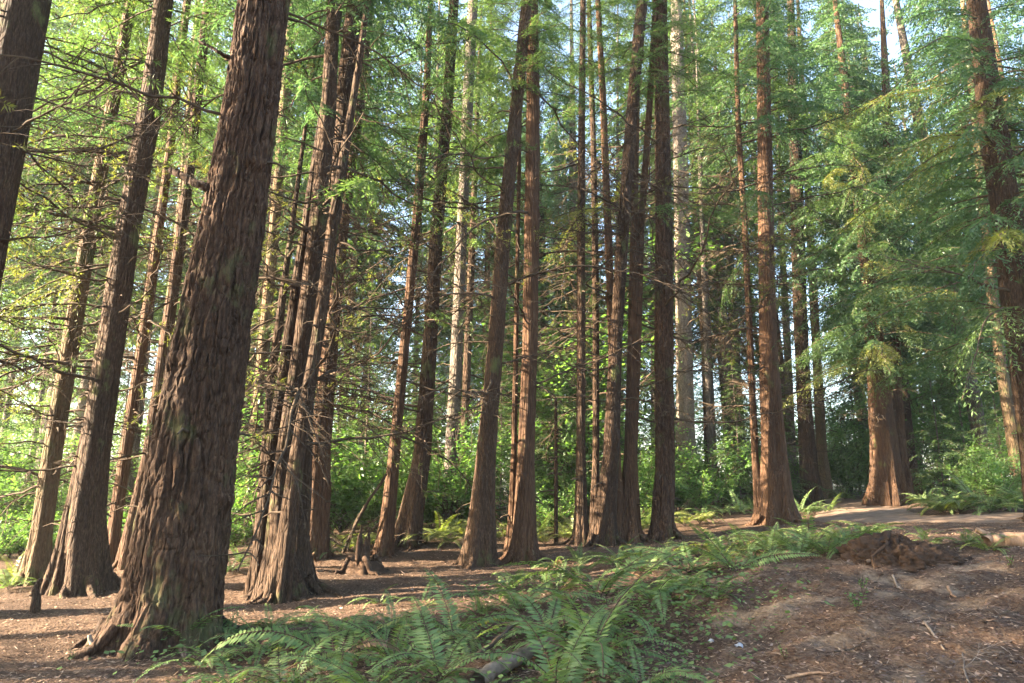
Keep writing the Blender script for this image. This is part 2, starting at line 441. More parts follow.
CROWN = {
    'sparse': [make_crown('crown', 11 + k, 16, 80, cone(2.9, .4, 1.4), (-.05, .3), (.2, .5), M['fol'], .13, .024, 34, .31, .03, .7, skip=.25) for k in range(3)],
    'cedar': [make_crown('crown', 31 + k, 18, 120, cone(3.3, .4), (-.05, .2), (.25, .6), M['fol2'], .14, .030, 38, .33, .032, 1.0) for k in range(3)],
    'dense': [make_crown('crown', 51 + k, 22, 165, rounded(3.9, .6), (-.05, .25), (.2, .5), (M['fol'], M['fol2'], M['fol'])[k], .20, .075, 32, .32, .06, .7, skip=.18) for k in range(3)],
    'young': [make_crown('crown', 71 + k, 7, 90, cone(2.1, .25), (.0, .3), (.2, .5), M['fol'], .12, .042, 26, .34, .04, .6) for k in range(2)],
}
def make_dead(name, seed, L, green=0.0, fol=None):
    rng = np.random.default_rng(seed); mb = MB()
    n = 12; s = np.linspace(0, 1, n)
    rise = rng.uniform(-.25, .35); droop = rng.uniform(.05, .65)
    if rng.random() < .3: droop = -rng.uniform(.05, .3); rise -= .2
    wob = np.cumsum(rng.normal(0, .018 * L, n)); wob -= wob[0]
    wz = np.cumsum(rng.normal(0, .012 * L, n)); wz -= wz[0]
    path = np.stack((L * s, wob, (rise * s - droop * s ** 2) * L + wz), -1)
    r0 = .011 * L ** .6
    mb.tube(path, r0 * (1 - .8 * s) + .0022, 4, 1)
    for i in range(int(9 * L)):
        si = rng.uniform(.12, .98); p = np.array([np.interp(si, s, path[:, k]) for k in range(3)])
        ln = L * rng.uniform(.08, .33) * (1.1 - .6 * si)
        sd = rng.choice((-1, 1)); a = rng.uniform(.5, 1.2)
        d = np.array((math.cos(a), sd * math.sin(a), rng.normal(-.15, .3)))
        q = np.linspace(0, 1, 5)
        tp = p + d * (q * ln)[:, None] + np.array((0, 0, -1)) * (rng.uniform(-.1, .5) * ln * q ** 2)[:, None] + np.cumsum(rng.normal(0, .02 * ln, (5, 3)), 0) * (q > 0)[:, None]
        mb.tube(tp, r0 * .35 * (1 - .75 * q) + .0016, 3, 1, False)
        for j in range(rng.integers(1, 4)):
            qj = rng.uniform(.2, 1); pj = np.array([np.interp(qj, q, tp[:, k]) for k in range(3)])
            dj = unit(d + rng.normal(0, .6, 3)); l2 = ln * rng.uniform(.2, .5)
            mb.tube(np.stack((pj, pj + dj * l2 * .5 + np.array((0, 0, -.02 * l2)), pj + dj * l2 + np.array((0, 0, -.15 * l2)))), (.0026, .002, .0012), 3, 1, False)
            if green > 0 and rng.random() < green:
                m = 14; qq = rng.random(m)
                B = pj + dj * (qq * l2)[:, None]
                D = unit(dj + rng.normal(0, .7, (m, 3)) + np.array((0, 0, -.3)))
                v, qd = needle_quads(B, D, rng.uniform(.05, .10, m), rng.uniform(.008, .016, m), unit(np.array((0, 0, 1.)) + rng.normal(0, .5, (m, 3))))
                mb.add(v, qd, 0)
    return mb.mesh(name, [fol or M['fol'], M['twig']])
DEAD = [make_dead('branch', 100 + k, L) for k, L in enumerate((.7, 1.2, 1.6, 2.0, 2.4, 2.8, 3.3, 1.4, 2.2, 3.0))]
LACY = [make_dead('branch', 140 + k, L, .8, f) for k, (L, f) in enumerate([(1.6, M['fol']), (2.2, M['fol3']), (2.8, M['fol']), (3.2, M['fol3']), (2.5, M['fol'])])]
def make_bough(seed, L, fol):
    rng = np.random.default_rng(seed); mb = MB()
    v, q, path, rad = spray(rng, L, rng.uniform(.0, .2), rng.uniform(.2, .5), 60, .28, .10, .018, .022, .9)
    mb.add(v, q, 0); mb.tube(path, rad, 4, 1, False)
    return mb.mesh('bough', [fol, M['twig']])
BOUGH = [make_bough(170 + k, L, f) for k, (L, f) in enumerate([(2.6, M['fol']), (2.0, M['fol']), (3.1, M['fol']), (2.5, M['fol3']), (1.6, M['fol2'])])]

# ------------------------------------------------------------------ trunks
class Trunk:
    """centre line and radius against height above the tree's base"""
    def __init__(s, st, Y, top, y2=None):
        pts = [at(u, v, Y) for (u, v, w) in st]
        rr = [w * .5 * depth_c(p) / F_PX for p, (u, v, w) in zip(pts, st)]
        s.base = pts[0].copy()
        P = np.array(pts) - s.base
        o = np.argsort(P[:, 2]); P = P[o]; r = np.array(rr)[o]
        d = P[-1] - P[max(0, len(P) - 3)]; d = d / max(d[2], .3)
        d[0] = np.clip(d[0], -.08, .08)
        last = P[-1][2]
        if top > last + 1:
            P = np.vstack((P, P[-1] + d * (top - last))); r = np.append(r, max(.02, r[-1] * .12))
        P = np.vstack((P[0] - np.array((0, 0, .35)), P)); r = np.append(r[0] * 1.05, r)
        s.P, s.r, s.top, s.seen = P, r, P[-1, 2], last
    def c(s, h): return np.array([np.interp(h, s.P[:, 2], s.P[:, k]) for k in (0, 1)] + [h])
    def rad(s, h): return float(np.interp(h, s.P[:, 2], s.r))
def trunk_mesh(t, mat, nseg=28, step=.16, lobes=6, flute=.16, fh=1.2, rough=.035, seed=0, furrow=0.0, scar=None, topcut=None, stubs=38, roots=0):
    zs = [t.P[0, 2]]
    lim = t.top if topcut is None else topcut
    while zs[-1] < lim: zs.append(zs[-1] + (step if zs[-1] < min(lim, t.seen + .5) else step * 5))
    zs[-1] = lim
    zs = np.array(zs)
    cx = np.interp(zs, t.P[:, 2], t.P[:, 0]); cyy = np.interp(zs, t.P[:, 2], t.P[:, 1]); r = np.interp(zs, t.P[:, 2], t.r)
    k = max(3, int(.45 / step)) | 1
    kern = np.hanning(k + 2)[1:-1]; kern /= kern.sum()
    sm = lambda a: np.convolve(np.pad(a, k // 2, mode='reflect', reflect_type='odd'), kern, 'valid')
    cx, cyy, r = sm(cx), sm(cyy), np.maximum(sm(r), .008)
    rng = np.random.default_rng(seed + 7)
    th = np.arange(nseg) * 2 * PI / nseg
    TH, Z = np.meshgrid(th, zs)
    f = np.exp(-np.maximum(Z, 0) / fh)
    ph = rng.uniform(0, 2 * PI); ph2 = rng.uniform(0, 2 * PI)
    tw = TH + .22 * np.sin(2 * TH + ph2) + .12 * np.sin(Z * 1.3 + ph)
    lob = 1.5 * (2 * np.abs(np.cos(lobes * .5 * tw + ph)) - 1.55) + .35 * np.cos((lobes - 2) * TH + ph2 - .15 * Z)
    rr = r[:, None] * (1 + flute * f * lob + .035 * np.cos(2 * TH + ph2 + .3 * Z))
    per = 16
    nz = vn2(TH / (2 * PI) * per, Z * 1.3, seed, per) - .5 + .6 * (vn2(TH / (2 * PI) * per * 2, Z * 3.5, seed + 3, per * 2) - .5)
    rr *= 1 + rough * 2 * nz
    # knots where old limbs were
    for j in range(rng.integers(5, 12)):
        kz, kt = rng.uniform(.8, 11), rng.uniform(0, 2 * PI)
        dt = np.angle(np.exp(1j * (TH - kt)))
        rr *= 1 + rng.uniform(.06, .16) * np.exp(-(dt / .35) ** 2 - ((Z - kz) / .09) ** 2)
    if furrow:
        per = 34
        u_ = TH / (2 * PI)
        wx = u_ * per + .5 * (vn2(u_ * 12, Z * 2.2, 91, 12) - .5) + .55 * (vn2(u_ * 40, Z * 7, 95, 40) - .5)
        n1 = vn2(wx, Z * .9, 92, per); c1 = np.clip(1.15 - np.abs(2 * n1 - 1) * 4.2, 0, 1)
        n2 = vn2(wx * 2, Z * 2.4, 93, per * 2); c2 = np.clip(1 - np.abs(2 * n2 - 1) * 3.0, 0, 1)
        n4 = vn2(wx * 1.0, Z * 6.0, 96, per); c3 = np.clip(1 - np.abs(2 * n4 - 1) * 6, 0, 1)
        n3 = vn2(u_ * 110, Z * 22, 94, 110); n5 = vn2(u_ * 50, Z * 9, 97, 50)
        rr -= furrow * (1.0 * c1 + .7 * c2 + .5 * c3 - .45 * n3 - .5 * n5)
    if scar:
        sz, sth, sw, sh, dp = scar
        dt = np.angle(np.exp(1j * (TH - sth)))
        rr *= 1 - dp * np.exp(-(dt / sw) ** 2) * np.clip(1 - ((Z - sz) / sh) ** 4, 0, 1)
    X = cx[:, None] + rr * np.cos(TH); Y = cyy[:, None] + rr * np.sin(TH)
    n = nseg
    mb = MB()
    for j in range(stubs):
        kz = rng.uniform(.9, min(lim - .5, t.seen + 1)); kt = rng.uniform(0, 2 * PI); ln = rng.uniform(.05, .28) * (1 if rng.random() < .8 else 2)
        ri = np.interp(kz, zs, r) * .85; d0 = np.array((math.cos(kt), math.sin(kt), rng.uniform(-.35, .25)))
        p0 = np.array((np.interp(kz, zs, cx), np.interp(kz, zs, cyy), kz)) + d0 * ri * np.array((1, 1, 0)); w0 = rng.uniform(.007, .018)
        ln += ri * .15
        mb.tube(np.stack((p0, p0 + d0 * ln * .6, p0 + d0 * ln + np.array((0, 0, -.2 * ln)))), (w0 * 1.4, w0, w0 * .6), 5, 1, False)
    i = np.arange(len(zs) - 1)[:, None] * n; j = np.arange(n)[None, :]; j2 = (j + 1) % n
    q = np.stack((i + j, i + j2, i + n + j2, i + n + j), -1)
    for j in range(roots):
        a = j * 2 * PI / roots + rng.normal(0, .35); r0 = float(np.interp(0, zs, r)); r0 = min(r0, .36); rb = float(np.interp(0, zs, r)); ln = r0 * rng.uniform(.9, 2.0); q8 = np.linspace(0, 1, 9)
        ra = rb * .7 + ln * q8; aa = a + rng.normal(0, .35) * q8
        px, py = np.cos(aa) * ra, np.sin(aa) * ra; w0 = r0 * rng.uniform(.12, .24)
        pz = ground(px + t.base[0], py + t.base[1]) - t.base[2] + w0 * (1.0 * (1 - q8) ** 2 - .75 * q8 ** 1.5) + r0 * .5 * (1 - q8) ** 4
        mb.tube(np.stack((px, py, pz), -1), w0 * (1 - .6 * q8), 8, 0, False)
    v = np.stack((X, Y, Z), -1).reshape(-1, 3); q = q.reshape(-1, 4); mi = np.zeros(len(q), int)
    if mb.v:
        q = np.concatenate((q, np.concatenate(mb.q) + len(v))); mi = np.concatenate((mi, np.concatenate(mb.m))); v = np.concatenate((v, np.concatenate(mb.v)))
    return mesh_np('trunk', v, q, None, [mat, M['twig']], mi, None, True)
LAND = []            # landmarks that other labels may lean on: (phrase, u, v, depth)
def dress(root, t, rng, dead=(0, 1, 9), nlacy=0, nbough=0, bz=(5, 12), dscale=1.0, az=None):
    n, z0, z1 = dead
    for i in range(n + nlacy + nbough):
        kind = 'd' if i < n else ('l' if i < n + nlacy else 'b')
        h = rng.uniform(z0, z1) if kind == 'd' else rng.uniform(max(z0, bz[0]), bz[1])
        c = t.c(h); a = rng.uniform(0, 2 * PI) if az is None or rng.random() < .25 else az + rng.normal(0, .6)
        me_ = rng.choice(DEAD if kind == 'd' else LACY if kind == 'l' else BOUGH)
        o = link('branch', me_, root, c + np.array((math.cos(a), math.sin(a), 0)) * t.rad(h) * .7, (rng.normal(0, .3), rng.normal(0, .18), a), dscale * rng.uniform(.75, 1.5) * (.75 + .25 * min(1, h / 4)))
def tree(name, label, stems, Y, top=26, mat='dark', crown=None, ch=10, csc=1.0, dead=(0, 1, 9), lacy=0, bough=0, bz=(5, 12), seed=0, phrase=None, group=None, az=None, **kw):
    """stems: list of station lists (u, v, width in px) from foot upward"""
    rng = np.random.default_rng(1000 + seed)
    ts = [Trunk(st, Y if k == 0 else Y + kw.get('dy', .25) * (k if k % 2 else -k), top - k * 2) for k, st in enumerate(stems)]
    base = ts[0].base
    root = bpy.data.objects.new(name, None); C.objects.link(root); root.location = base
    tag(root, label, 'tree', group or 'trunks standing in the forest')
    kk = {k: v for k, v in kw.items() if k in ('nseg', 'step', 'lobes', 'flute', 'fh', 'rough', 'furrow', 'scar', 'stubs')}
    for k, t in enumerate(ts):
        o = link('trunk', trunk_mesh(t, M[mat], seed=seed * 13 + k, roots=(6 if k == 0 else 3) if Y < 20 else 0, **kk), root, t.base - base)
        t.off = t.base - base
    t = ts[0]
    dress(root, t, rng, dead, lacy, bough, bz, az=az)
    if crown:
        for k, tt in enumerate(ts[:2]):
            c = tt.c(ch + k); d = tt.c(tt.top - 1) - c
            me_ = CROWN[crown][int(rng.integers(len(CROWN[crown])))]
            o = link('crown', me_, root, c + tt.off, (-math.atan2(d[1], d[2]), math.atan2(d[0], d[2]), rng.uniform(0, 6.28)), csc)
    u, v = stems[0][min(1, len(stems[0]) - 1)][:2]
    if phrase: LAND.append((phrase, stems[0][0][0], stems[0][0][1], Y))
    return root, ts

tree('conifer_tree', 'conifer trunk cut off by the left edge, leaning in at the top left corner',
     [[(-95, 612, 70), (-60, 450, 48), (-2, 150, 43), (25, 0, 42)]], 9.6, 27, 'dark', 'sparse', 12, dead=(12, 3, 9), lacy=12, bz=(4, 9.5), seed=1, phrase='the left edge trunk', step=.1, rough=.03)
tree('conifer_tree', 'slim trunk with yellow green lichen, leftmost foot in view',
     [[(33, 588, 32), (40, 540, 19), (52, 456, 17), (88, 240, 14), (110, 120, 12), (131, 0, 10)]], 13, 24, 'mossy', 'sparse', 9, dead=(22, 1.5, 9), lacy=22, bz=(3, 13), seed=2, phrase='the lichen covered trunk', lobes=5)
tree('cedar_tree', 'dark cedar with a split fluted foot and long bare branches reaching left',
     [[(84, 600, 62), (84, 570, 46), (86, 520, 36), (94, 456, 29), (128, 228, 23), (149, 120, 20), (164, 0, 17)],
      [(58, 598, 34), (64, 560, 20), (74, 500, 13), (86, 430, 8)]], 11.8, 25, 'dark', 'sparse', 10, dead=(34, 1.8, 9.5), lacy=22, bough=4, bz=(3.5, 12), seed=3, phrase='the split footed cedar', lobes=7, flute=.28, az=PI, dy=-.05, step=.1)
tree('conifer_tree', 'thin orange brown trunk just behind the split footed cedar',
     [[(107, 576, 18), (114, 530, 12), (125, 456, 11), (143, 340, 10), (159, 228, 9), (170, 150, 8), (184, 30, 7)]], 15.5, 22, 'red', 'sparse', 10, dead=(16, 1.5, 9), lacy=12, bz=(4, 13), seed=4, phrase='the thin orange trunk')
tree('conifer_tree', 'sunlit slim trunk half hidden behind the massive fir',
     [[(126, 578, 26), (134, 530, 17), (149, 456, 13), (166, 340, 12), (182, 228, 11), (190, 165, 10), (205, 30, 9)]], 15.2, 23, 'red', 'sparse', 11, dead=(18, 1.3, 9), lacy=5, seed=5)
FIR = tree('douglas_fir', 'massive furrowed fir, thickest trunk in the wood, ferns at its foot',
     [[(158, 650, 146), (165, 632, 118), (174, 600, 98), (183, 540, 88), (194, 455, 79), (212, 341, 69), (232, 228, 58), (252, 100, 48), (264, 0, 45)]], 8, 30, 'fir', 'sparse', 14, dead=(3, 5.0, 9), seed=6, phrase='the massive fir',
     nseg=380, step=.016, lobes=5, flute=.1, fh=.7, rough=.02, furrow=.034, stubs=10)
def limb(root, base, pts, r0, r1, mat):
    P = np.array(pts, float); q = np.linspace(0, 1, 12); s_ = np.linspace(0, 1, len(P))
    pp = np.stack([np.interp(q, s_, P[:, k]) for k in range(3)], -1) + np.random.default_rng(3).normal(0, .008, (12, 3))
    mb = MB(); mb.tube(pp - base, r0 + (r1 - r0) * q ** .6, 8, 0); link('branch', mb.mesh('branch', [mat], True), root)
_r, _t = FIR
limb(_r, _t[0].base, [at(228, 193, 8), at(212, 189, 7.75), at(192, 182, 7.7), at(169, 170, 7.75)], .10, .035, M['fir'])
limb(_r, _t[0].base, [at(232, 60, 8), at(222, 54, 7.75), at(200, 42, 7.7)], .045, .016, M['fir'])
# limb(_r, _t[0].base, [at(255, 118, 7.6), at(243, 112, 7.55), at(241, 80, 7.55), at(240, 62, 7.62)], .018, .035, M['wood'])
tree('conifer_tree', 'crooked thin dark stem behind the fused cedar clump',
     [[(258, 575, 14), (266, 450, 9), (271, 380, 8), (279, 325, 8), (286, 270, 6)]], 13.2, 12, 'dark', None, 6, dead=(18, 1.5, 6.5), lacy=4, bz=(3, 7), seed=7)
tree('cedar_tree', 'clump of fused dark cedar stems with one wide fluted foot',
     [[(284, 600, 62), (282, 575, 44), (277, 540, 24), (283, 456, 15), (302, 341, 17), (318, 228, 19), (329, 100, 15), (334, 0, 12)],
      [(258, 599, 30), (260, 560, 16), (270, 456, 10), (289, 341, 12), (299, 270, 10)],
      [(276, 604, 30), (285, 550, 20), (297, 456, 15.5), (317, 341, 12), (332, 228, 11), (345, 150, 9), (354, 96, 7)],
      [(302, 596, 34), (298, 540, 22), (307, 400, 14), (331, 228, 18), (350, 60, 20), (357, 0, 18)]], 11.3, 26, 'dark', 'cedar', 10, .8, dead=(30, 2.0, 9), lacy=12, bough=6, bz=(6, 10), seed=8, phrase='the fused cedar clump', lobes=6, flute=.22, fh=.8, dy=.2, step=.1)
tree('cedar_tree', 'reddish trunk standing just right of the fused cedar clump',
     [[(314, 557, 32), (316, 530, 24), (320, 456, 20), (330, 341, 16), (342, 228, 13), (360, 100, 10), (370, 0, 8)]], 14.8, 24, 'red', 'cedar', 9, .8, dead=(20, 1.5, 9), lacy=6, seed=9, phrase='the reddish trunk')
tree('conifer_tree', 'slender trunk above the broken stump, forking near its top',
     [[(383, 555, 22), (387, 525, 15), (394, 456, 12), (405, 341, 10), (416, 228, 9), (422, 150, 9), (426, 100, 7), (431, 0, 5)]], 15.4, 22, 'red', 'sparse', 10, .8, dead=(16, 2, 10), lacy=3, seed=10, phrase='the slender forking trunk')
tree('conifer_tree', 'brown trunk leaning right behind the slender trunk above the stump',
     [[(404, 548, 32), (410, 520, 23), (422, 456, 17), (430, 341, 14), (437, 228, 13), (448, 100, 11), (454, 0, 10)]], 16.2, 26, 'dark', 'sparse', 9, dead=(20, 2, 10), lacy=3, bough=2, bz=(7, 11), seed=11, phrase='the right leaning trunk')
tree('conifer_tree', 'pale grey trunk standing back among green shrubs left of centre',
     [[(450, 528, 18), (450, 500, 14), (452, 456, 14), (457, 341, 12), (462, 228, 11), (467, 120, 11), (472, 20, 10)]], 22, 28, 'pale', 'sparse', 12, dead=(14, 3, 13), lacy=4, bz=(6, 13), seed=12, phrase='the pale grey trunk')
tree('conifer_tree', 'dim dark trunk close beside the pale grey trunk',
     [[(463, 526, 14), (464, 456, 9), (468, 340, 8), (472, 250, 7)]], 24, 22, 'dark', 'dense', 10, .7, dead=(8, 3, 12), lacy=4, seed=13)
tree('conifer_tree', 'straight dark trunk leaning right, left of the twin stemmed tree',
     [[(477, 567, 40), (479, 550, 31), (482, 510, 24), (486, 456, 19), (496, 341, 16), (504, 228, 15), (515, 120, 13), (522, 50, 12), (527, 0, 11)]], 14.4, 27, 'dark', 'sparse', 10.5, .7, dead=(12, 3, 9), lacy=2, bough=3, bz=(8, 11), seed=14, phrase='the straight dark trunk', flute=.2)
tree('cedar_tree', 'twin stemmed tree with a thick stem and a thin orange stem',
     [[(522, 564, 40), (524, 540, 27), (526, 456, 18), (530, 341, 15.5), (532, 228, 15), (533, 100, 13), (532, 0, 12)],
      [(510, 562, 18), (512, 520, 9), (514, 456, 6), (516, 341, 5), (518, 230, 4)]], 14.9, 28, 'red', 'sparse', 10.5, .7, dead=(12, 3, 9), lacy=2, bough=3, bz=(8, 11), seed=15, phrase='the twin stemmed tree', flute=.16)
tree('dead_sapling', 'thin bare dead pole standing alone in the gap right of the twin stemmed tree',
     [[(556, 546, 4), (556, 470, 3.4), (556, 398, 2.6)]], 16.8, 3.6, 'dark', None, 3, dead=(0, 1, 3), seed=16)
tree('conifer_tree', 'narrow straight trunk, first of the close row right of centre',
     [[(581, 548, 22), (581, 520, 14), (581, 456, 10), (581, 341, 9), (581, 228, 8), (582, 100, 6.5), (583, 0, 5.5)]], 16.6, 24, 'dark', 'sparse', 12.5, .65, dead=(14, 3, 10), lacy=3, seed=17, phrase='the first close row trunk')
tree('conifer_tree', 'thin dark trunk in the close row, squeezed behind two others',
     [[(594, 540, 12), (596, 456, 7), (596, 341, 7), (595, 228, 6.5), (593, 130, 5.5), (590, 40, 5)]], 18.2, 22, 'dark', 'sparse', 12, .7, dead=(12, 3, 11), lacy=3, seed=18)
tree('cedar_tree', 'dark trunk of the close row leaning right and forking at top',
     [[(603, 549, 38), (604, 525, 25), (611, 456, 17), (616, 341, 12.5), (623, 228, 12), (633, 100, 11), (640, 20, 11), (643, 0, 10)]], 16.5, 25, 'dark', 'sparse', 12, .7, dead=(16, 3, 10), lacy=2, bough=2, bz=(8, 11), seed=19, phrase='the dark forking trunk', flute=.2)
tree('conifer_tree', 'orange lit trunk curving left behind the dark forking trunk',
     [[(614, 546, 22), (615, 456, 12), (612, 341, 8), (608, 228, 7.5), (603, 100, 6.5), (598, 0, 5)]], 17.3, 23, 'red', 'sparse', 12.5, .65, dead=(14, 3, 11), lacy=3, seed=20)
tree('cedar_tree', 'sunlit reddish tree dividing into two thin stems higher up',
     [[(628, 546, 36), (629, 520, 22), (630, 456, 12), (632, 341, 8.5), (634, 228, 7), (637, 100, 5.5), (639, 0, 4.5)],
      [(632, 545, 20), (632, 456, 10), (637, 341, 8), (641, 228, 7), (650, 100, 6.5), (656, 0, 6)]], 17.4, 24, 'red', 'sparse', 12.5, .65, dead=(14, 2.5, 11), lacy=3, seed=21, phrase='the reddish dividing tree', dy=.1)
tree('douglas_fir', 'straight rough barked sunlit trunk right of the close row',
     [[(663, 543, 30), (663, 520, 22), (665, 456, 18), (664, 341, 17.5), (664, 228, 16), (662, 100, 14), (661, 0, 12)]], 17.2, 29, 'fir', 'sparse', 11.5, dead=(24, 3, 11), lacy=2, bough=2, bz=(9, 12), seed=22, phrase='the rough sunlit trunk', nseg=90, step=.05, furrow=.022, rough=.03, flute=.1)
tree('conifer_tree', 'thick pale grey knotted trunk standing behind the rough sunlit trunk',
     [[(690, 507, 28), (688, 480, 22), (686, 456, 19), (684, 341, 17), (682, 228, 15), (679, 100, 13), (677, 30, 12)]], 25.5, 30, 'pale', 'sparse', 15, dead=(16, 4, 15), lacy=4, bz=(6, 15), seed=23, phrase='the thick pale knotted trunk', rough=.06)
tree('conifer_tree', 'thin brightly sunlit pole of a tree in the middle distance',
     [[(713, 511, 10), (711, 456, 6.5), (708, 380, 5.5), (704, 280, 5), (700, 160, 4.5)]], 27, 20, 'pale', 'young', 12, .8, dead=(10, 3, 12), lacy=3, seed=24)
tree('conifer_tree', 'slim curved trunk touching the foot of the scarred cedar',
     [[(761, 522, 14), (758, 490, 9), (755, 456, 7), (750, 341, 6), (745, 228, 5.5), (738, 120, 5), (735, 0, 4)]], 18.6, 20, 'red', 'sparse', 12.5, .65, dead=(12, 2, 11), lacy=3, seed=25)
tree('cedar_tree', 'dark straight cedar with a hollow scar low on its trunk',
     [[(776, 523, 44), (776, 505, 33), (774, 456, 25), (768, 341, 17), (766, 228, 15.5), (764, 100, 13), (762, 0, 11)]], 18.4, 28, 'red', 'cedar', 11, .9, dead=(38, 2.5, 12), lacy=4, bough=4, bz=(7, 12), seed=26, phrase='the scarred cedar', flute=.22, fh=1.0, scar=(2.1, -1.5, .30, .8, .5))
tree('conifer_tree', 'dim thick trunk beyond the path, right of the scarred cedar',
     [[(812, 506, 24), (809, 470, 18), (804, 400, 14), (800, 310, 13), (797, 200, 12), (793, 80, 10)]], 27, 30, 'dark', 'dense', 9, .9, dead=(14, 2, 12), lacy=6, seed=27, phrase='the dim thick trunk')
tree('conifer_tree', 'lichen flecked trunk right of the dim thick trunk beyond the path',
     [[(826, 500, 16), (822, 456, 10), (816, 341, 8), (810, 228, 7.5), (803, 100, 6)]], 30, 28, 'mossy', 'dense', 12, .8, dead=(10, 3, 14), lacy=4, seed=28)
tree('conifer_tree', 'slim lit trunk in the gap left of the dim thick trunk',
     [[(796, 504, 11), (792, 456, 8), (787, 341, 7), (781, 228, 6), (777, 100, 5)]], 30, 26, 'pale', 'dense', 13, .7, dead=(10, 3, 14), lacy=4, seed=29)
tree('cedar_tree', 'broad cedar with pale buttressed foot where the path bends away',
     [[(890, 504, 44), (887, 480, 31), (885, 456, 26), (880, 400, 21), (873, 320, 15), (862, 228, 11), (852, 150, 9), (842, 60, 7)],
      [(903, 500, 20), (900, 456, 13), (897, 400, 11), (895, 330, 9), (890, 228, 8)]], 24.6, 24, 'red', 'dense', 4.6, .85, dead=(10, 2, 10), lacy=8, bough=70, bz=(4.6, 14), seed=30, az=-1.9, phrase='the broad buttressed cedar', flute=.26, fh=1.6, lobes=8)
tree('conifer_tree', 'dark trunk in shade behind the broad buttressed cedar',
     [[(913, 492, 18), (908, 456, 14), (903, 400, 12), (898, 300, 10), (890, 150, 8)]], 28, 26, 'dark', 'cedar', 6, 1.0, dead=(8, 2, 10), lacy=4, seed=31)
tree('hemlock_tree', 'brown hemlock at the right edge, leaning left under drooping green boughs',
     [[(1046, 505, 38), (1036, 420, 34), (1017, 300, 28), (1007, 215, 26), (993, 130, 24), (984, 60, 20), (976, 0, 16)]], 14.2, 24, 'dark', 'cedar', 4.4, 1.0, dead=(16, 3, 10), lacy=8, bough=44, bz=(3.2, 10.5), seed=32, phrase='the edge hemlock')
tree('conifer_tree', 'pale leaning trunk beyond the fern bank near the right edge',
     [[(1024, 496, 17), (1016, 456, 12), (1000, 361, 10), (990, 280, 9), (978, 150, 7)]], 23, 24, 'mossy', 'dense', 8, .8, dead=(10, 2, 10), lacy=4, seed=33)
tree('conifer_tree', 'pale trunk showing past the right side of the massive fir',
     [[(245, 566, 14), (254, 456, 12), (268, 300, 11), (278, 190, 10), (287, 80, 10), (293, 0, 9)]], 19, 26, 'mossy', 'sparse', 11, dead=(14, 3, 13), lacy=4, seed=34)
tree('conifer_tree', 'thinnest upright trunk between the sunlit trunk and massive fir',
     [[(146, 576, 10), (152, 500, 7), (164, 380, 6), (178, 228, 5.5), (188, 120, 5)]], 19, 22, 'mossy', 'sparse', 11, .8, dead=(12, 3, 12), lacy=4, seed=35)

# ------------------------------------------------------------------ label engine for the many smaller plants
PENDING = []
def near_label(o, noun, loc, extra=''):
    u, v = project(np.asarray(loc, float)); PENDING.append((o, noun, u, v, loc[1], extra))
def finish_labels():
    from collections import defaultdict
    made = defaultdict(list)
    for (o, noun, u, v, d, extra) in PENDING:
        best = min(LAND, key=lambda l: ((l[1] - u) ** 2 + 6 * (l[2] - v) ** 2) ** .5 + 3 * abs(l[3] - d))
        dx, dd = u - best[1], d - best[3]
        if abs(dd) * 25 > abs(dx): rel = ('well behind' if dd > 12 else 'behind') if dd > 0 else 'in front of'
        else: rel = ('just ' if abs(dx) < 45 else '') + ('right of' if dx > 0 else 'left of')
        made[f'{noun} {rel} {best[0]}'].append((o, u, v, d))
    ords = ['first', 'second', 'third', 'fourth', 'fifth', 'sixth', 'seventh', 'eighth', 'ninth', 'tenth', 'eleventh', 'twelfth', 'thirteenth', 'fourteenth', 'fifteenth', 'sixteenth', 'seventeenth', 'eighteenth', 'nineteenth', 'twentieth']
    for lab, lst in made.items():
        if len(lst) == 1: lst[0][0]['label'] = lab; continue
        lst.sort(key=lambda t: t[1])
        for i, t in enumerate(lst):
            if i == 0: w = 'leftmost'
            elif i == len(lst) - 1: w = 'rightmost'
            else: w = ords[min(i, 19)] + ' from left'
            t[0]['label'] = f'{w} {lab}' if ' from left' not in w else f'{lab}, {w}'

# ------------------------------------------------------------------ background trees
rng = np.random.default_rng(5)
def bg_trunk(seed, H, r):
    t = Trunk.__new__(Trunk); t.P = np.array(((0, 0, -.4), (0, 0, 0), (.1, 0, .8), (.25, 0, H * .5), (.1, 0, H))); t.r = np.array((r * 1.5, r * 1.35, r, r * .7, .03)); t.top = H; t.seen = H
    return t
BGT = [trunk_mesh(bg_trunk(k, 26, r), M[mt], 14, .5, seed=300 + k) for k, (r, mt) in enumerate([(.22, 'dark'), (.3, 'red'), (.16, 'mossy'), (.26, 'pale'), (.13, 'pale')])]
def bgtree(x, y, kind=None, sc=None, cb=None, crown=None, noun='slim background conifer'):
    z = gz(x, y)
    root = bpy.data.objects.new('background_conifer', None); C.objects.link(root); root.location = (x, y, z)
    s = sc or rng.uniform(.75, 1.2)
    k = rng.integers(5) if kind is None else kind
    a = rng.uniform(0, 6.28)
    link('trunk', BGT[k], root, (0, 0, 0), (rng.normal(0, .02), rng.normal(0, .02), a), s)
    cl = crown or rng.choice(['dense', 'dense', 'sparse', 'cedar'])
    c = CROWN[cl][int(rng.integers(len(CROWN[cl])))]
    b = rng.uniform(2.5, 9) if cb is None else cb
    link('crown', c, root, (0, 0, b), (0, 0, rng.uniform(0, 6.28)), s * rng.uniform(.8, 1.1))
    tag(root, None, 'tree', 'conifers in the background wood')
    near_label(root, noun, (x, y, z))
    return root
taken = []
def free(x, y, d):
    for (a, b) in taken:
        if (a - x) ** 2 + (b - y) ** 2 < d * d: return False
    taken.append((x, y)); return True
cnt = 0
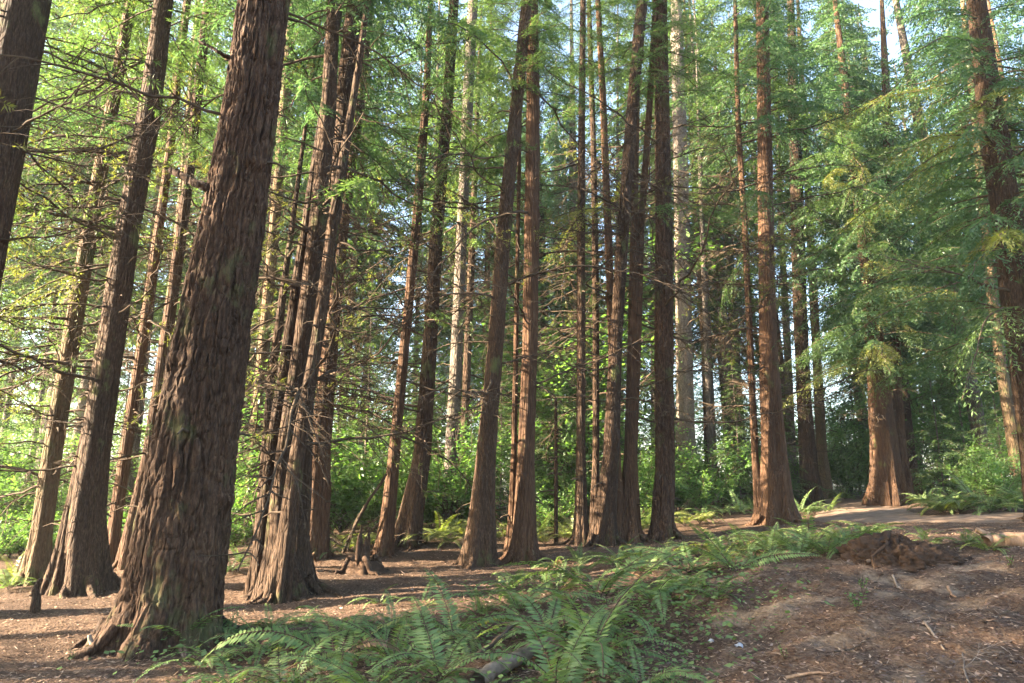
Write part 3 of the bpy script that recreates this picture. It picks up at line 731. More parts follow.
while cnt < 62:
    Y = 20 + 42 * rng.random() ** .85
    u = rng.uniform(-60, 1084)
    x = (u - 512) / 683 * Y * 1.03
    if 820 < u < 870 and Y < 40: continue
    if u < 540 and Y < 24: continue
    if 820 < u < 935 and Y < 33: continue
    if not free(x, Y, 2.1): continue
    cnt += 1
    bgtree(x, Y, noun=rng.choice(['slim background conifer', 'leafy background conifer']), cb=rng.uniform(5, 12) if u < 560 else rng.uniform(2.5, 9))

for i in range(16):
    u = rng.uniform(-110, 300); Y = rng.uniform(23, 46); x = (u - 512) / 683 * Y * 1.03
    if free(x, Y, 1.8): bgtree(x, Y, noun='slim background conifer', cb=rng.uniform(4, 9), crown='sparse' if i % 2 else 'dense')
for (u, Y, cb) in [(345, 27, 9), (415, 36, 9), (485, 33, 8), (548, 33, 9), (562, 41, 7), (618, 35, 8), (705, 31, 9), (728, 36, 7), (300, 32, 8), (255, 28, 9), (60, 27, 8), (20, 33, 6), (170, 31, 8), (110, 38, 6), (215, 36, 6), (530, 45, 6), (430, 46, 5), (872, 36, 7), (897, 41, 9), (852, 44, 8), (921, 37, 6), (700, 38, 8), (650, 36, 9), (735, 42, 7)]:
    bgtree((u - 512) / 683 * Y * 1.03, Y, cb=cb, crown='dense', noun='leafy background conifer', sc=1.15)
for i in range(16):
    u = rng.uniform(685, 1010); Y = rng.uniform(29, 46); x = (u - 512) / 683 * Y * 1.03
    if 832 < u < 868: continue
    if free(x, Y, 1.3): bgtree(x, Y, kind=int(rng.choice([4, 4, 2, 3])), noun='slim bare stemmed background conifer', cb=rng.uniform(8, 13), crown='sparse')
# young understory conifers that fill the middle height
def yconifer(x, y, s):
    z = gz(x, y)
    root = bpy.data.objects.new('young_conifer', None); C.objects.link(root); root.location = (x, y, z)
    link('trunk', BGT[4], root, (0, 0, 0), (0, 0, 0), (.3 * s, .3 * s, .28 * s))
    link('crown', CROWN['young'][int(rng.integers(2))], root, (0, 0, .3), (0, 0, rng.uniform(0, 6.28)), s)
    tag(root, None, 'young tree', 'young conifers under the tall trees')
    near_label(root, 'young green conifer', (x, y, z))
for (u, Y, s) in [(-10, 19, 1.1), (60, 21, 1.0), (215, 24, 1.0), (340, 21, .9), (368, 24, 1.2), (425, 25, 1.1), (500, 23, .8), (552, 25, 1.0), (650, 26, 1.0), (730, 25, .8), (745, 30, 1.2),
                  (845, 38, 1.2), (925, 25, .8), (950, 27, 1.1), (985, 24, .8), (1015, 27, 1.2), (775, 27, .7), (590, 28, 1.2), (290, 27, 1.3), (130, 26, 1.2)]:
    yconifer((u - 512) / 683 * Y * 1.02, Y, s)

# ------------------------------------------------------------------ shrubs
def make_shrub(seed, H, W, nleaf, ls):
    rng = np.random.default_rng(seed); mb = MB()
    B, D, LL = [], [], []
    for i in range(11):
        a = rng.uniform(0, 6.28); out = W * rng.uniform(.25, 1); h = H * rng.uniform(.55, 1)
        q = np.linspace(0, 1, 8)
        pth = np.stack((math.cos(a) * out * q ** 1.4, math.sin(a) * out * q ** 1.4, h * q - .12 * h * q ** 3), -1)
        pth[:, :2] += np.cumsum(rng.normal(0, .03 * H, (8, 2)), 0) * (q > 0)[:, None]
        mb.tube(pth, .014 * (1 - .8 * q) + .003, 4, 1, False)
        for j in range(9):
            qj = rng.uniform(.22, 1); p = np.array([np.interp(qj, q, pth[:, k]) for k in range(3)])
            d = unit(np.array((math.cos(a), math.sin(a), .2)) * .5 + rng.normal(0, .6, 3) * np.array((1, 1, .45))); ln = H * rng.uniform(.12, .3)
            mb.tube(np.stack((p, p + d * ln)), (.005, .002), 3, 1, False)
            m = nleaf // 99
            t = rng.random(m) ** .7
            B.append(p + d * (t * ln)[:, None] + rng.normal(0, .035 * H, (m, 3))); D.append(unit(d * .5 + rng.normal(0, .8, (m, 3)) + np.array((0, 0, -.15)))); LL.append(ls * rng.uniform(.6, 1.3, m))
    B = np.concatenate(B); D = np.concatenate(D); LL = np.concatenate(LL)
    D[:, 2] *= .5; D = unit(D)
    v, q = needle_quads(B, D, LL, LL * .62, unit(np.array((0, 0, 1.)) + rng.normal(0, .35, B.shape)))
    keep = np.repeat(B[:, 2] > .02, 4)
    mb.add(v, q, 0)
    return mb.mesh('leafy_shrub', [M['maple'], M['twig']])
SHRUB = [make_shrub(400, 2.6, 1.7, 3400, .11), make_shrub(401, 4.2, 2.1, 4600, .125), make_shrub(402, 1.5, 1.4, 2600, .09), make_shrub(403, 6.5, 2.7, 6000, .14)]
def shrub(x, y, k, s):
    o = link('leafy_shrub', SHRUB[k], None, (x, y, gz(x, y)), (0, 0, rng.uniform(0, 6.28)), (s * rng.uniform(.9, 1.1), s * rng.uniform(.9, 1.1), s))
    tag(o, None, 'shrub', 'green shrubs under the trees')
    near_label(o, ['leafy green shrub', 'tall green shrub', 'low green shrub', 'green maple'][k], (x, y, o.location.z))
SPOTS = []
for i in range(40):      # left and centre understory
    u = rng.uniform(-40, 575); Y = rng.uniform(16.5, 34) if u < 300 else rng.uniform(19.5, 36)
    SPOTS.append((u, Y, int(rng.choice([0, 0, 2, 1] if Y < 25 else [0, 1, 1, 3])), rng.uniform(.7, 1.2)))
for i in range(20):
    u = rng.uniform(-30, 235); Y = rng.uniform(14.6, 19); SPOTS.append((u, Y, 2, rng.uniform(.6, .9)))
for i in range(22):
    u = rng.uniform(575, 1080); Y = rng.uniform(30, 46) if u < 840 or u > 900 else rng.uniform(33, 46)
    SPOTS.append((u, Y, int(rng.choice([0, 0, 2, 1])), rng.uniform(.7, 1.2)))
for i in range(24):
    SPOTS.append((-80 + i * 50 + rng.uniform(-18, 18), rng.uniform(45, 58), 3, rng.uniform(1.2, 1.9)))
SPOTS += [(560, 26, 3, 1.5), (548, 29, 3, 1.7), (575, 31, 3, 1.8), (845, 38, 3, 1.0), (855, 41, 3, 1.2), (835, 36, 1, 1.0), (930, 30, 3, 1.4), (915, 34, 3, 1.6),
          (470, 24, 2, .9), (435, 22, 2, .8), (335, 19.5, 0, .9), (350, 20.5, 0, 1.0), (640, 23, 0, .9), (655, 25, 1, .9)]
for i in range(34):
    u = rng.uniform(320, 860); Y = rng.uniform(20.5, 27) if u < 720 else rng.uniform(27.5, 33)
    if 830 < u < 865: continue
    SPOTS.append((u, Y, int(rng.choice([2, 2, 0])), rng.uniform(.7, 1.05)))
for i in range(9):
    u = rng.uniform(915, 1060); Y = rng.uniform(20, 30); SPOTS.append((u, Y, int(rng.choice([0, 2, 2])), rng.uniform(.7, 1.0)))
for (u, Y, k, s) in SPOTS:
    shrub((u - 512) / 683 * Y * 1.02, Y, k, s)

# ------------------------------------------------------------------ sword ferns
def make_frond(seed, L, mat, arch):
    rng = np.random.default_rng(seed); mb = MB()
    n = 14; s = np.linspace(0, 1, n)
    ang = R(62) - s ** 1.0 * R(arch)
    step = L / (n - 1)
    path = np.zeros((n, 3))
    for i in range(1, n): path[i] = path[i - 1] + step * np.array((math.cos(ang[i]), 0, math.sin(ang[i])))
    path[:, 1] += rng.normal(0, .05) * L * s ** 2
    mb.tube(path, .0035 * (1 - .7 * s) + .0012, 3, 1, False)
    m = 34
    B, D, LL, UP = [], [], [], []
    for i in range(m):
        si = .12 + .87 * (i + .5) / m
        p = np.array([np.interp(si, s, path[:, k]) for k in range(3)])
        t = unit(np.array([np.interp(min(1, si + .04), s, path[:, k]) for k in range(3)]) - np.array([np.interp(si - .04, s, path[:, k]) for k in range(3)]))
        nrm = unit(np.cross(t, np.array((0, 1., 0))))
        if nrm[2] < 0: nrm = -nrm
        prof = min(1, .45 + si * 2.2) * (1 - max(0, (si - .3) / .7) ** 1.6) + .04
        for sd in (-1, 1):
            B.append(p); D.append(unit(t * (.28 + .3 * si) + np.array((0, sd, 0)) - nrm * rng.uniform(.05, .3) + rng.normal(0, .06, 3)))
            LL.append(.115 * L * prof * rng.uniform(.9, 1.08)); UP.append(unit(nrm + rng.normal(0, .18, 3)))
    B, D, LL, UP = map(np.array, (B, D, LL, UP))
    v, q = needle_quads(B, D, LL, np.full(len(B), .024 * L), UP)
    mb.add(v, q, 0)
    return mb.mesh('frond', [mat, M['twig']])
FROND = [make_frond(500 + k, 1.0, M['fern'], a) for k, a in enumerate((75, 95, 110, 60, 125, 88))]
FRONDY = [make_frond(520 + k, 1.0, M['fern2'], a) for k, a in enumerate((80, 105))]
M['deadfern'] = leafmat('dead_fern_leaf', (.10, .055, .025), (.24, .15, .07), .3)
FRONDD = [make_frond(530 + k, .8, M['deadfern'], a) for k, a in enumerate((120, 140))]
def merged_fern(seed, n, yellow=0.0):
    rng = np.random.default_rng(seed); vs, qs, ms, nn = [], [], [], 0
    for i in range(n):
        me_ = (FRONDY if rng.random() < yellow else FROND)
        me_ = me_[int(rng.integers(len(me_)))]
        co = np.empty(len(me_.vertices) * 3, np.float32); me_.vertices.foreach_get('co', co); co = co.reshape(-1, 3)
        li = np.empty(len(me_.loops), np.int32); me_.loops.foreach_get('vertex_index', li)
        mi = np.empty(len(me_.polygons), np.int32); me_.polygons.foreach_get('material_index', mi)
        E = Euler((rng.normal(0, .2), rng.normal(0, .18), i * 6.283 / n + rng.normal(0, .3))).to_matrix()
        co = co @ np.array(E).T * rng.uniform(.6, 1.1)
        vs.append(co); qs.append(li.reshape(-1, 4) + nn); ms.append(mi); nn += len(co)
    return mesh_np('sword_fern', np.concatenate(vs), np.concatenate(qs), None, [M['fern2'] if yellow > .5 else M['fern'], M['twig']], np.concatenate(ms))
FERN = [merged_fern(540 + k, n) for k, n in enumerate((13, 16, 11))]
FERNY = [merged_fern(550 + k, n, .9) for k, n in enumerate((12, 14))]
def fern(p, s, near=False, yellow=False):
    noun = ('yellow green' if yellow else 'green') + ' sword fern'
    noun = ('small ' if s < .6 else 'large ' if s > .95 else '') + noun
    if near:
        root = bpy.data.objects.new('sword_fern', None); C.objects.link(root); root.location = p
        n = int(rng.integers(9, 14))
        for i in range(n):
            fm = FRONDD if rng.random() < .07 else (FRONDY if (yellow and rng.random() < .6) else FROND)
            link('frond', fm[int(rng.integers(len(fm)))], root, (rng.normal(0, .02), rng.normal(0, .02), -.02), (rng.normal(0, .22), rng.normal(.05, .2), i * 6.283 / n + rng.normal(0, .3)), s * rng.uniform(.6, 1.12))
    else:
        root = link('sword_fern', (FERNY if yellow else FERN)[int(rng.integers(2 if yellow else 3))], None, p, (0, 0, rng.uniform(0, 6.28)), s)
    tag(root, None, 'fern', 'sword ferns on the forest floor')
    near_label(root, noun, p)
LAND += [('the broken stump', 362, 560, 14.5), ('the root mound', 915, 552, 9.0), ('the pale fallen log', 515, 665, 6.6)]
NEAR = [(180, 650, .75), (212, 668, .62), (262, 655, .6), (285, 690, .7), (335, 668, .85), (395, 662, .9), (440, 684, .85), (455, 640, .8), (340, 640, .5), (390, 630, .55),
        (590, 668, .95), (548, 640, .8), (610, 632, .85), (520, 612, .8), (480, 618, .6), (600, 598, .85), (560, 592, .8), (655, 604, .75), (690, 592, .65), (640, 574, .75), (690, 573, .7), (735, 571, .75),
        (512, 590, .6), (575, 572, .6), (560, 700, .8), (640, 690, .55), (370, 700, .75), (715, 600, .4), (230, 695, .45)]
for (u, v, s) in NEAR:
    p = hit(u, v)
    fern(p, s * rng.uniform(1.15, 1.6), True, rng.random() < .1)
MID = [(748, 553, .8), (775, 550, .8), (812, 549, .85), (852, 552, .85), (722, 560, .8), (672, 556, .7), (615, 566, .75), (770, 557, .65), (800, 556, .7), (830, 558, .75), (838, 552, .8), (845, 545, .6), (790, 547, .6), (872, 536, .6), (755, 562, .6), (965, 545, .55), (990, 552, .5), (660, 560, .6), (620, 560, .6), (580, 562, .6), (555, 567, .55), (700, 557, .6), (420, 606, .5), (380, 604, .45),
       (440, 585, .3), (270, 630, .45), (300, 625, .4), (230, 640, .5), (210, 638, .5), (515, 580, .5), (735, 550, .55), (925, 542, .45)]
for (u, v, s) in MID: fern(hit(u, v), s * 1.15, True, rng.random() < .25)
FAR = [(350, 548, .9, 1), (372, 546, .8, 1), (398, 540, .9, 0), (455, 532, 1., 1), (505, 532, .9, 1), (530, 530, .9, 1), (560, 531, 1., 1), (588, 528, .9, 0), (622, 527, .9, 1), (640, 524, 1., 0), (668, 520, 1., 1), (240, 565, .7, 0), (15, 584, .8, 1), (48, 580, .7, 0), (845, 500, 1., 0), (785, 506, 1., 1), (960, 514, 1., 1), (990, 514, 1., 0), (425, 545, .9, 1), (440, 540, 1.0, 1), (465, 538, .9, 1), (450, 545, .7, 1), (412, 542, .6, 1), (345, 552, .7, 1), (330, 556, .6, 0), (545, 545, .8, 1), (565, 540, .9, 1), (540, 536, .9, 0), (575, 536, .9, 1), (640, 532, .9, 1), (648, 528, .9, 0),
       (685, 527, 1.0, 1), (700, 524, .9, 1), (705, 518, 1.0, 0), (725, 515, 1.0, 0), (740, 514, 1.0, 0), (800, 515, 1.0, 0), (815, 514, 1.0, 0), (830, 512, .8, 0), (750, 512, 1., 0), (690, 513, 1., 0),
       (935, 510, 1.0, 0), (950, 512, 1.0, 0), (968, 510, 1.1, 0), (985, 509, 1.1, 1), (1000, 510, 1.1, 0), (1015, 511, 1.1, 0), (1030, 512, 1.1, 0), (945, 514, .9, 1), (975, 506, 1.1, 0), (1005, 504, 1.2, 0), (1020, 503, 1.2, 0), (955, 505, 1.1, 0), (925, 505, .9, 0), (1040, 505, 1.2, 0),
       (230, 573, .6, 0), (8, 590, .7, 0), (500, 540, .8, 1), (485, 535, .9, 0), (520, 535, .8, 1), (610, 530, .9, 0)]
for (u, v, s, yl) in FAR: fern(hit(u, v), s * 1.1, False, bool(yl))

# ------------------------------------------------------------------ stump, logs, sticks, mound
def thing(name, label, cat, p, group=None):
    o = bpy.data.objects.new(name, None); C.objects.link(o); o.location = p
    return tag(o, label, cat, group)
p = hit(362, 572)
st = thing('broken_stump', 'rotten broken stump with jagged splinters, left of centre', 'stump', p)
mb = MB()
r2 = np.random.default_rng(77)
th = np.linspace(0, 2 * PI, 25)[:-1]
zz = np.linspace(-.2, .20, 10)
TH, Z = np.meshgrid(th, zz)
rr = (.60 - .5 * np.clip((Z + .1) / .4, 0, 1) ** .6) * (1 + .2 * np.cos(5 * TH) + .7 * (vn2(TH * 4, Z * 9, 5) - .5) + .4 * (vn2(TH * 9, Z * 22, 6) - .5))
i = np.arange(9)[:, None] * 24; j = np.arange(24)[None, :]; j2 = (j + 1) % 24
link('stump_base', mesh_np('stump_base', np.stack((rr * np.cos(TH), rr * np.sin(TH), Z), -1), np.stack((i + j, i + j2, i + 24 + j2, i + 24 + j), -1), None, [M['mound']], None, None, True), st)
for k in range(13):
    a = k * 2.4; rr_ = .03 + .035 * (k % 4); h = (.30, .52, .40, .62, .34, .46)[k % 6] * r2.uniform(.85, 1.15); w0 = r2.uniform(.03, .05)
    mb.tube([(math.cos(a) * rr_, math.sin(a) * rr_, .05), (math.cos(a) * rr_, math.sin(a) * rr_, .12 + h * .6), (math.cos(a) * rr_ * .95, math.sin(a) * rr_, .12 + h * .9), (math.cos(a) * rr_ + .01, math.sin(a) * rr_, .14 + h)], (w0 * 1.2, w0, w0 * .7, .006), 6, 0)
link('splinters', mb.mesh('splinters', [M['mound']]), st)
for k in range(4):
    a = k * 1.6 + .3; mb = MB()
    q = np.linspace(0, 1, 7); ln = r2.uniform(.35, .6)
    pth = np.stack((np.cos(a + .3 * q) * (.2 + ln * q), np.sin(a + .3 * q) * (.2 + ln * q), .25 - .32 * q + .06 * np.sin(q * 9)), -1)
    mb.tube(pth, .05 * (1 - .8 * q) + .01, 8, 0); link('root', mb.mesh('root', [M['mound']], True), st)
def stick(name, label, cat, pts, r0, r1, mat, n=6, group=None, wob=.02, seed=0, cut=True):
    pts = np.array(pts, float); q = np.linspace(0, 1, 14); o0 = pts[0].copy()
    s = np.linspace(0, 1, len(pts))
    P = np.stack([np.interp(q, s, pts[:, k]) for k in range(3)], -1)
    P[1:-1] += np.random.default_rng(seed).normal(0, wob * .3, (12, 3))
    mb = MB(); mb.tube(P - o0, r0 + (r1 - r0) * q, n, 0)
    return tag(link(name, mb.mesh(name, [mat], n > 5), None, o0), label, cat, group)
# leaning dead branch behind the stump
a0, b0 = hit(343, 553), at(386, 474, 15.0)
stick('leaning_branch', 'bare dark branch leaning up and to the right behind the stump', 'branch', [a0, (a0 + b0) / 2 + np.array((-.1, 0, -.05)), b0], .035, .03, M['twig'], 8, seed=1)
# brush pile left of the stump: each stick a thing
bp_ = hit(335, 553)
for k in range(26):
    a = r2.uniform(-1, 1); c0 = bp_ + np.array((r2.uniform(-.75, .8), r2.uniform(-.2, 1.4), 0)); c0[2] = gz(c0[0], c0[1]) + .03
    d = np.array((r2.normal(0, 1) * .9, r2.normal(0, .5), r2.uniform(.15, 1.0))) * r2.uniform(.7, 1.3)
    o = stick('dead_stick', None, 'stick', [c0, c0 + d * .5 + np.array((0, 0, .05)), c0 + d], .014, .006, M['twig'], 4, 'sticks of the brush pile', .04, 50 + k)
    o['label'] = 'thin grey stick tangled in the brush pile behind the stump'
# pale fallen log
a0, b0 = hit(478, 690), hit(552, 648)
a0[2] += .05; b0[2] += .05
stick('fallen_log', 'pale weathered log lying among the foreground ferns', 'log', [a0, (a0 + b0) / 2 + np.array((0, 0, .02)), b0], .07, .055, M['log'], 12, seed=2)
a0, b0 = hit(475, 668), hit(520, 640); a0[2] += .08; b0[2] += .18
stick('fallen_branch', 'dark thin fallen branch lying behind the pale log', 'branch', [a0, (a0 + b0) / 2, b0], .025, .015, M['twig'], 6, seed=3)
# little stub left and stick by the fir
p = hit(36, 612)
stick('root_stub', 'short curved wooden stub sticking up at far left', 'stub', [p + (0, 0, -.1), p + (-.02, 0, .15), p + (-.05, 0, .3), p + (0, 0, .44)], .075, .035, M['dark'], 8, seed=4)
p = hit(93, 657)
stick('root_stub', 'small grey stick poking up at the left foot of the massive fir', 'stick', [p + (.02, 0, -.05), p + (-.02, 0, .1), p + (-.06, 0, .2)], .03, .02, M['log'], 6, seed=5)
a0, b0 = hit(215, 585), hit(262, 572)
# roots on the floor near the fir and clump
for k, (u0, v0, u1, v1, lab) in enumerate([(120, 630, 60, 655, 'low root running left from the massive fir'), (322, 590, 350, 600, 'low root creeping right from the fused cedar clump')]):
    a0, b0 = hit(u0, v0), hit(u1, v1); m_ = (a0 + b0) / 2; m_[2] = gz(m_[0], m_[1]) + .02
    stick('surface_root', lab, 'root', [a0 + (0, 0, .05), m_, b0 + (0, 0, -.05)], .07, .02, M['dark'], 8, seed=6 + k)
# root mound on the bank
p = hit(905, 562)
n1, n2 = 180, 80
TH, H_ = np.meshgrid(np.linspace(0, 2 * PI, n1 + 1)[:-1], np.linspace(0, 1, n2))
rx, ry, rh = .72, .42, .27
prof = np.cos(H_ * PI / 2)
nz = fbm(np.cos(TH) * 3 + 5, np.sin(TH) * 3 + H_ * 6, 4, 61) + .5 * (vn2(TH * 9, H_ * 3, 62) - .5) + .5 * (vn2(TH * 22, H_ * 12, 63) - .5) + .35 * (vn2(TH * 40, H_ * 26, 64) - .5)
X = rx * prof * np.cos(TH) * (1 + .35 * nz) - .12 * np.sin(H_ * PI / 2); Y_ = ry * prof * np.sin(TH) * (1 + .35 * nz); Z = rh * np.sin(H_ * PI / 2) ** .8 * (1 + .6 * nz + .25 * np.cos(TH + 2.6)) - .06
i = np.arange(n2 - 1)[:, None] * n1; j = np.arange(n1)[None, :]; j2 = (j + 1) % n1
rm = link('root_mound', mesh_np('root_mound', np.stack((X, Y_, Z), -1), np.stack((i + j, i + j2, i + n1 + j2, i + n1 + j), -1), None, [M['mound']], None, None, True), None, p)
tag(rm, 'dark crumbling root mound on the crest of the bare bank', 'mound')
for k in range(2):
    mb = MB(); a = r2.uniform(2, 4.2); q = np.linspace(0, 1, 7)
    pth = np.stack((-.3 + math.cos(a) * .5 * q + .05 * np.sin(q * 7 + k), -.2 + math.sin(a) * .25 * q, .25 - .3 * q ** 1.5 + .02 * k), -1)
    mb.tube(pth, .018 * (1 - .7 * q) + .004, 6, 0); link('root', mb.mesh('root', [M['mound']], True), rm)
# broken log pieces at the right edge
a0, b0 = hit(975, 549), hit(1040, 546); a0[2] += .09; b0[2] += .07
stick('broken_log', 'orange broken log lying on the bank at the right edge', 'log', [a0 + (.15, 0, 0), (a0 + b0) / 2, b0 + (.3, 0, 0)], .07, .12, M['wood'], 12, seed=12, wob=.05)
a0 = hit(994, 548)
stick('log_splinter', 'pale splintered piece jutting up from the broken orange log', 'splinter', [a0 + (.05, 0, .03), a0 + (-.05, 0, .15), a0 + (-.19, .02, .23)], .06, .03, M['wood'], 8, seed=13)
a0, b0 = hit(866, 566), hit(883, 562)
stick('wood_chip', 'bright orange wood chip lying left of the root mound', 'wood chip', [a0 + (0, 0, .03), b0 + (0, 0, .04)], .02, .025, M['wood'], 6, seed=14, wob=.005)
# bare twig at the lower right, litter sticks
def twig_bush(p, L, a, seed):
    rr_ = np.random.default_rng(seed); mb = MB()
    def grow(p0, d, l, r, lev):
        q = np.linspace(0, 1, 6); pth = p0 + d * (q * l)[:, None] + np.cumsum(rr_.normal(0, .02 * l, (6, 3)), 0) * (q > 0)[:, None]
        pth[:, 2] = np.maximum(pth[:, 2], .005)
        mb.tube(pth, r * (1 - .6 * q), 4, 0, False)
        if lev < 3:
            for _ in range(3):
                i_ = rr_.integers(2, 6); d2 = unit(d + rr_.normal(0, .55, 3) * np.array((1, 1, .4))); grow(pth[i_], d2, l * rr_.uniform(.4, .7), r * .55, lev + 1)
    grow(np.zeros(3), np.array((math.cos(a), math.sin(a), .12)), L, .008, 0)
    return tag(link('bare_twig', mb.mesh('bare_twig', [M['log']]), None, p), None, 'twig')
twig_bush(hit(972, 690), .75, 1.0, 1)['label'] = 'bare grey branching twig lying in the lower right corner'
twig_bush(hit(1000, 660), .6, .6, 2)['label'] = 'bare twig on the bank close to the right edge'
for k, (u0, v0, u1, v1, lab, mt) in enumerate([(925, 625, 945, 655, 'flat pale bark strip lying on the bare bank', 'log'), (893, 578, 902, 590, 'short pale stick on the bank below the root mound', 'log'), (948, 588, 956, 600, 'orange bark piece on the bank right of centre', 'wood'), (786, 683, 830, 676, 'orange dry stick at the bottom edge of the bank', 'wood'), (735, 660, 770, 650, 'thin brown stick lying below the white scraps', 'twig'), (985, 625, 1010, 612, 'thin dark stick across the right part of the bank', 'twig'), (835, 655, 870, 640, 'thin brown twig lying low on the bank', 'twig')]):
    a0, b0 = hit(u0, v0), hit(u1, v1); m_ = (a0 + b0) / 2; m_[2] = gz(m_[0], m_[1]) + .012
    stick('dry_stick', lab, 'stick', [a0 + (0, 0, .012), m_, b0 + (0, 0, .012)], .014 if mt != 'twig' else .007, .007 if mt != 'twig' else .003, M[mt], 6, 'dry sticks on the bank', .006, 20 + k)
for (u, v, w, h, rz, lab) in [(711, 643, .05, .028, .4, 'small white paper scrap standing folded, left of the pair'), (739, 647, .07, .03, -.4, 'small flat white paper scrap, right of the pair')]:
    p = hit(u, v); bm = MB()
    g = np.linspace(-.5, .5, 5); GXp, GYp = np.meshgrid(g, g)
    GZp = .012 + .012 * np.sin(GXp * 6 + 1) + .008 * np.cos(GYp * 5)
    i = np.arange(4)[:, None] * 5 + np.arange(4)[None, :]
    me_ = mesh_np('paper_scrap', np.stack((GXp * w, GYp * h * 1.6, GZp), -1), np.stack((i, i + 1, i + 6, i + 5), -1), None, [M['paper']])
    tag(link('paper_scrap', me_, None, p, (0.4, 0, rz)), lab, 'litter', 'white paper scraps on the bank')
# small seedlings on the bank
def seedling(u, v, H, n, lab):
    rr_ = np.random.default_rng(int(u)); mb = MB(); p = hit(u, v)
    for k in range(n):
        a = rr_.uniform(0, 6.28); q = np.linspace(0, 1, 5)
        pth = np.stack((math.cos(a) * .35 * H * q, math.sin(a) * .35 * H * q, H * rr_.uniform(.5, 1) * q), -1); mb.tube(pth, .003, 3, 1, False)
        m = 12; qq = rr_.uniform(.3, 1, m); B = np.stack([np.interp(qq, q, pth[:, i_]) for i_ in range(3)], -1)
        D = unit(rr_.normal(0, 1, (m, 3)) * np.array((1, 1, .3)))
        vv, qd = needle_quads(B, D, rr_.uniform(.3, .5, m) * H * .35, rr_.uniform(.5, .7, m) * H * .16, unit(np.array((0, 0, 1.)) + rr_.normal(0, .2, (m, 3)))); mb.add(vv, qd, 0)
    tag(link('seedling', mb.mesh('seedling', [M['maple'], M['twig']]), None, p), lab, 'plant', 'seedlings on the bank')
seedling(858, 612, .28, 5, 'spindly green seedling in the middle of the bare bank')
seedling(862, 592, .2, 4, 'small green seedling just below the crest of the bank')
seedling(785, 660, .14, 4, 'tiny dark green plant low on the left of the bank')
seedling(1010, 570, .16, 5, 'green weed below the broken orange log')
seedling(500, 668, .16, 3, 'bright green seedling beside the pale fallen log')
seedling(128, 640, .18, 4, 'small green weed at the foot of the massive fir')
seedling(70, 662, .12, 4, 'tiny green weed on the floor left of the massive fir')

# ------------------------------------------------------------------ litter and low ground cover (uncountable)
def litter(name, n, region, L, W, mats, lab, cat, seed, lift=.012):
    rr_ = np.random.default_rng(seed)
    y = region[2] + (region[3] - region[2]) * rr_.random(n) ** 1.5; x = rr_.uniform(-1, 1, n) * (region[1] * (y / region[3]) + 1.5) + region[0]
    z = ground(x, y) + lift * rr_.uniform(.3, 1.2, n)
    a = rr_.uniform(0, 6.28, n); D = unit(np.stack((np.cos(a), np.sin(a), rr_.normal(0, .2, n)), -1))
    v, q = needle_quads(np.stack((x, y, z), -1), D, L * rr_.uniform(.5, 1.6, n), W * rr_.uniform(.5, 1.5, n), unit(np.array((0, 0, 1.)) + rr_.normal(0, .3, (n, 3))))
    return tag(link(name, mesh_np(name, v, q, None, mats, rr_.integers(0, len(mats), n))), lab, cat, kind='stuff')
M['lit1'] = leafmat('dry_leaf', (.17, .10, .06), (.42, .30, .20), .1)
M['lit2'] = leafmat('dry_needles', (.06, .035, .022), (.20, .115, .07), .1)
litter('leaf_litter', 60000, (0, 14, 4.6, 18), .045, .017, [M['lit1'], M['lit2'], M['lit2']], 'dry leaves, bark flakes and needles strewn over the ground', 'leaf litter', 7)
litter('needle_litter', 40000, (0, 14, 4.6, 17), .10, .005, [M['lit2'], M['lit1']], 'fine dead twigs and needles strewn over the ground', 'needle litter', 8, .015)
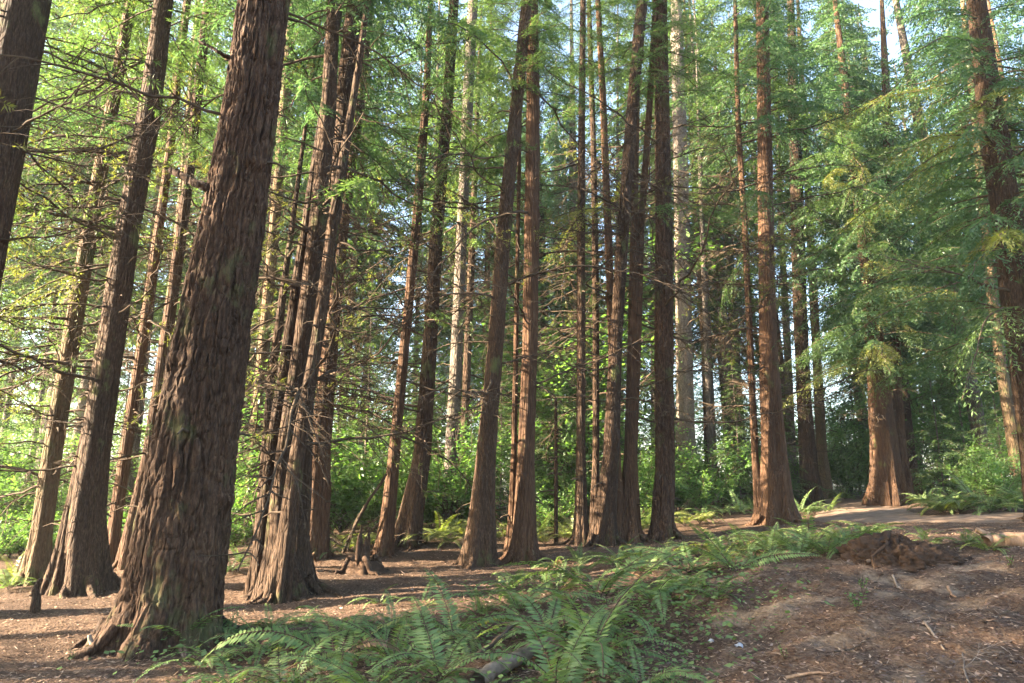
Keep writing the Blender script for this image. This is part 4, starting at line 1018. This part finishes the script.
def cover():
    rr_ = np.random.default_rng(31); B = []; 
    cen = [(u, v) for (u, v, s) in NEAR] + [(640, 650), (660, 625), (690, 620), (650, 600), (670, 610), (520, 650), (500, 640), (720, 600), (735, 600), (610, 660), (590, 640), (675, 640), (480, 660), (650, 670)]
    for (u, v) in cen:
        p = hit(u, v); m = 95; q = p[None, :2] + rr_.normal(0, .4, (m, 2)); B.append(q)
    B = np.concatenate(B); n = len(B)
    z = ground(B[:, 0], B[:, 1]) + rr_.uniform(.02, .16, n)
    a = rr_.uniform(0, 6.28, n); D = unit(np.stack((np.cos(a), np.sin(a), rr_.normal(-.15, .25, n)), -1)); L_ = rr_.uniform(.03, .085, n)
    v, q = needle_quads(np.column_stack((B, z)), D, L_, L_ * .7, unit(np.array((0, 0, 1.)) + rr_.normal(0, .3, (n, 3))))
    tag(link('ground_cover', mesh_np('ground_cover', v, q, None, [M['fern']])), 'low leafy ground cover filling the gaps between the foreground ferns', 'ground cover', kind='stuff')
cover()

# ------------------------------------------------------------------ neighbouring trees outside the frame that shade the floor
def shade_tree(x, y, cb, s, k):
    z = gz(x, y)
    root = bpy.data.objects.new('neighbour_conifer', None); C.objects.link(root); root.location = (x, y, z)
    link('trunk', BGT[k % 4], root, (0, 0, 0), (0, 0, k), s)
    nm = ['cedar', 'dense', 'sparse', 'dense'][k % 4]
    link('crown', CROWN[nm][k % 3], root, (0, 0, cb), (0, 0, k * 1.7), s * 1.05)
    tag(root, 'tall conifer standing to the left outside the picture, shading the forest floor', 'tree', 'neighbouring trees outside the picture')
for i, (x, y, cb, sc_) in enumerate([(-11, 5.6, 4.4, .8), (-13.5, 2.6, 4.6, .9), (-16.5, 6.5, 6.5, .9), (-19, 1.5, 5.4, 1.0), (-21, 4.6, 8, 1.1), (-11.5, -1.5, 4, .8), 
                                    (-27, 2.5, 7, 1.1), (-15, -4, 3, 1.0), (-23, -3, 5, 1.1)]):
    shade_tree(x, y, cb, sc_, i)

finish_labels()

# ------------------------------------------------------------------ the air
HAZE = 0.0006
m, nt, out = newmat('haze_air')
pv = N(nt, 'ShaderNodeVolumePrincipled'); pv.inputs['Color'].default_value = (.86, .93, .96, 1); pv.inputs['Density'].default_value = HAZE; pv.inputs['Anisotropy'].default_value = .2
nt.links.new(pv.outputs[0], out.inputs['Volume'])
hv = np.array([(x, y, z) for z in (-3.5, 42) for (x, y) in ((-175, -75), (175, -75), (175, 235), (-175, 235))], float)
hz = link('haze', mesh_np('haze', hv, [(0, 3, 2, 1), (4, 5, 6, 7), (0, 1, 5, 4), (1, 2, 6, 5), (2, 3, 7, 6), (3, 0, 4, 7)], None, [m]))
tag(hz, 'thin pale haze hanging between the trees', 'haze', kind='stuff')
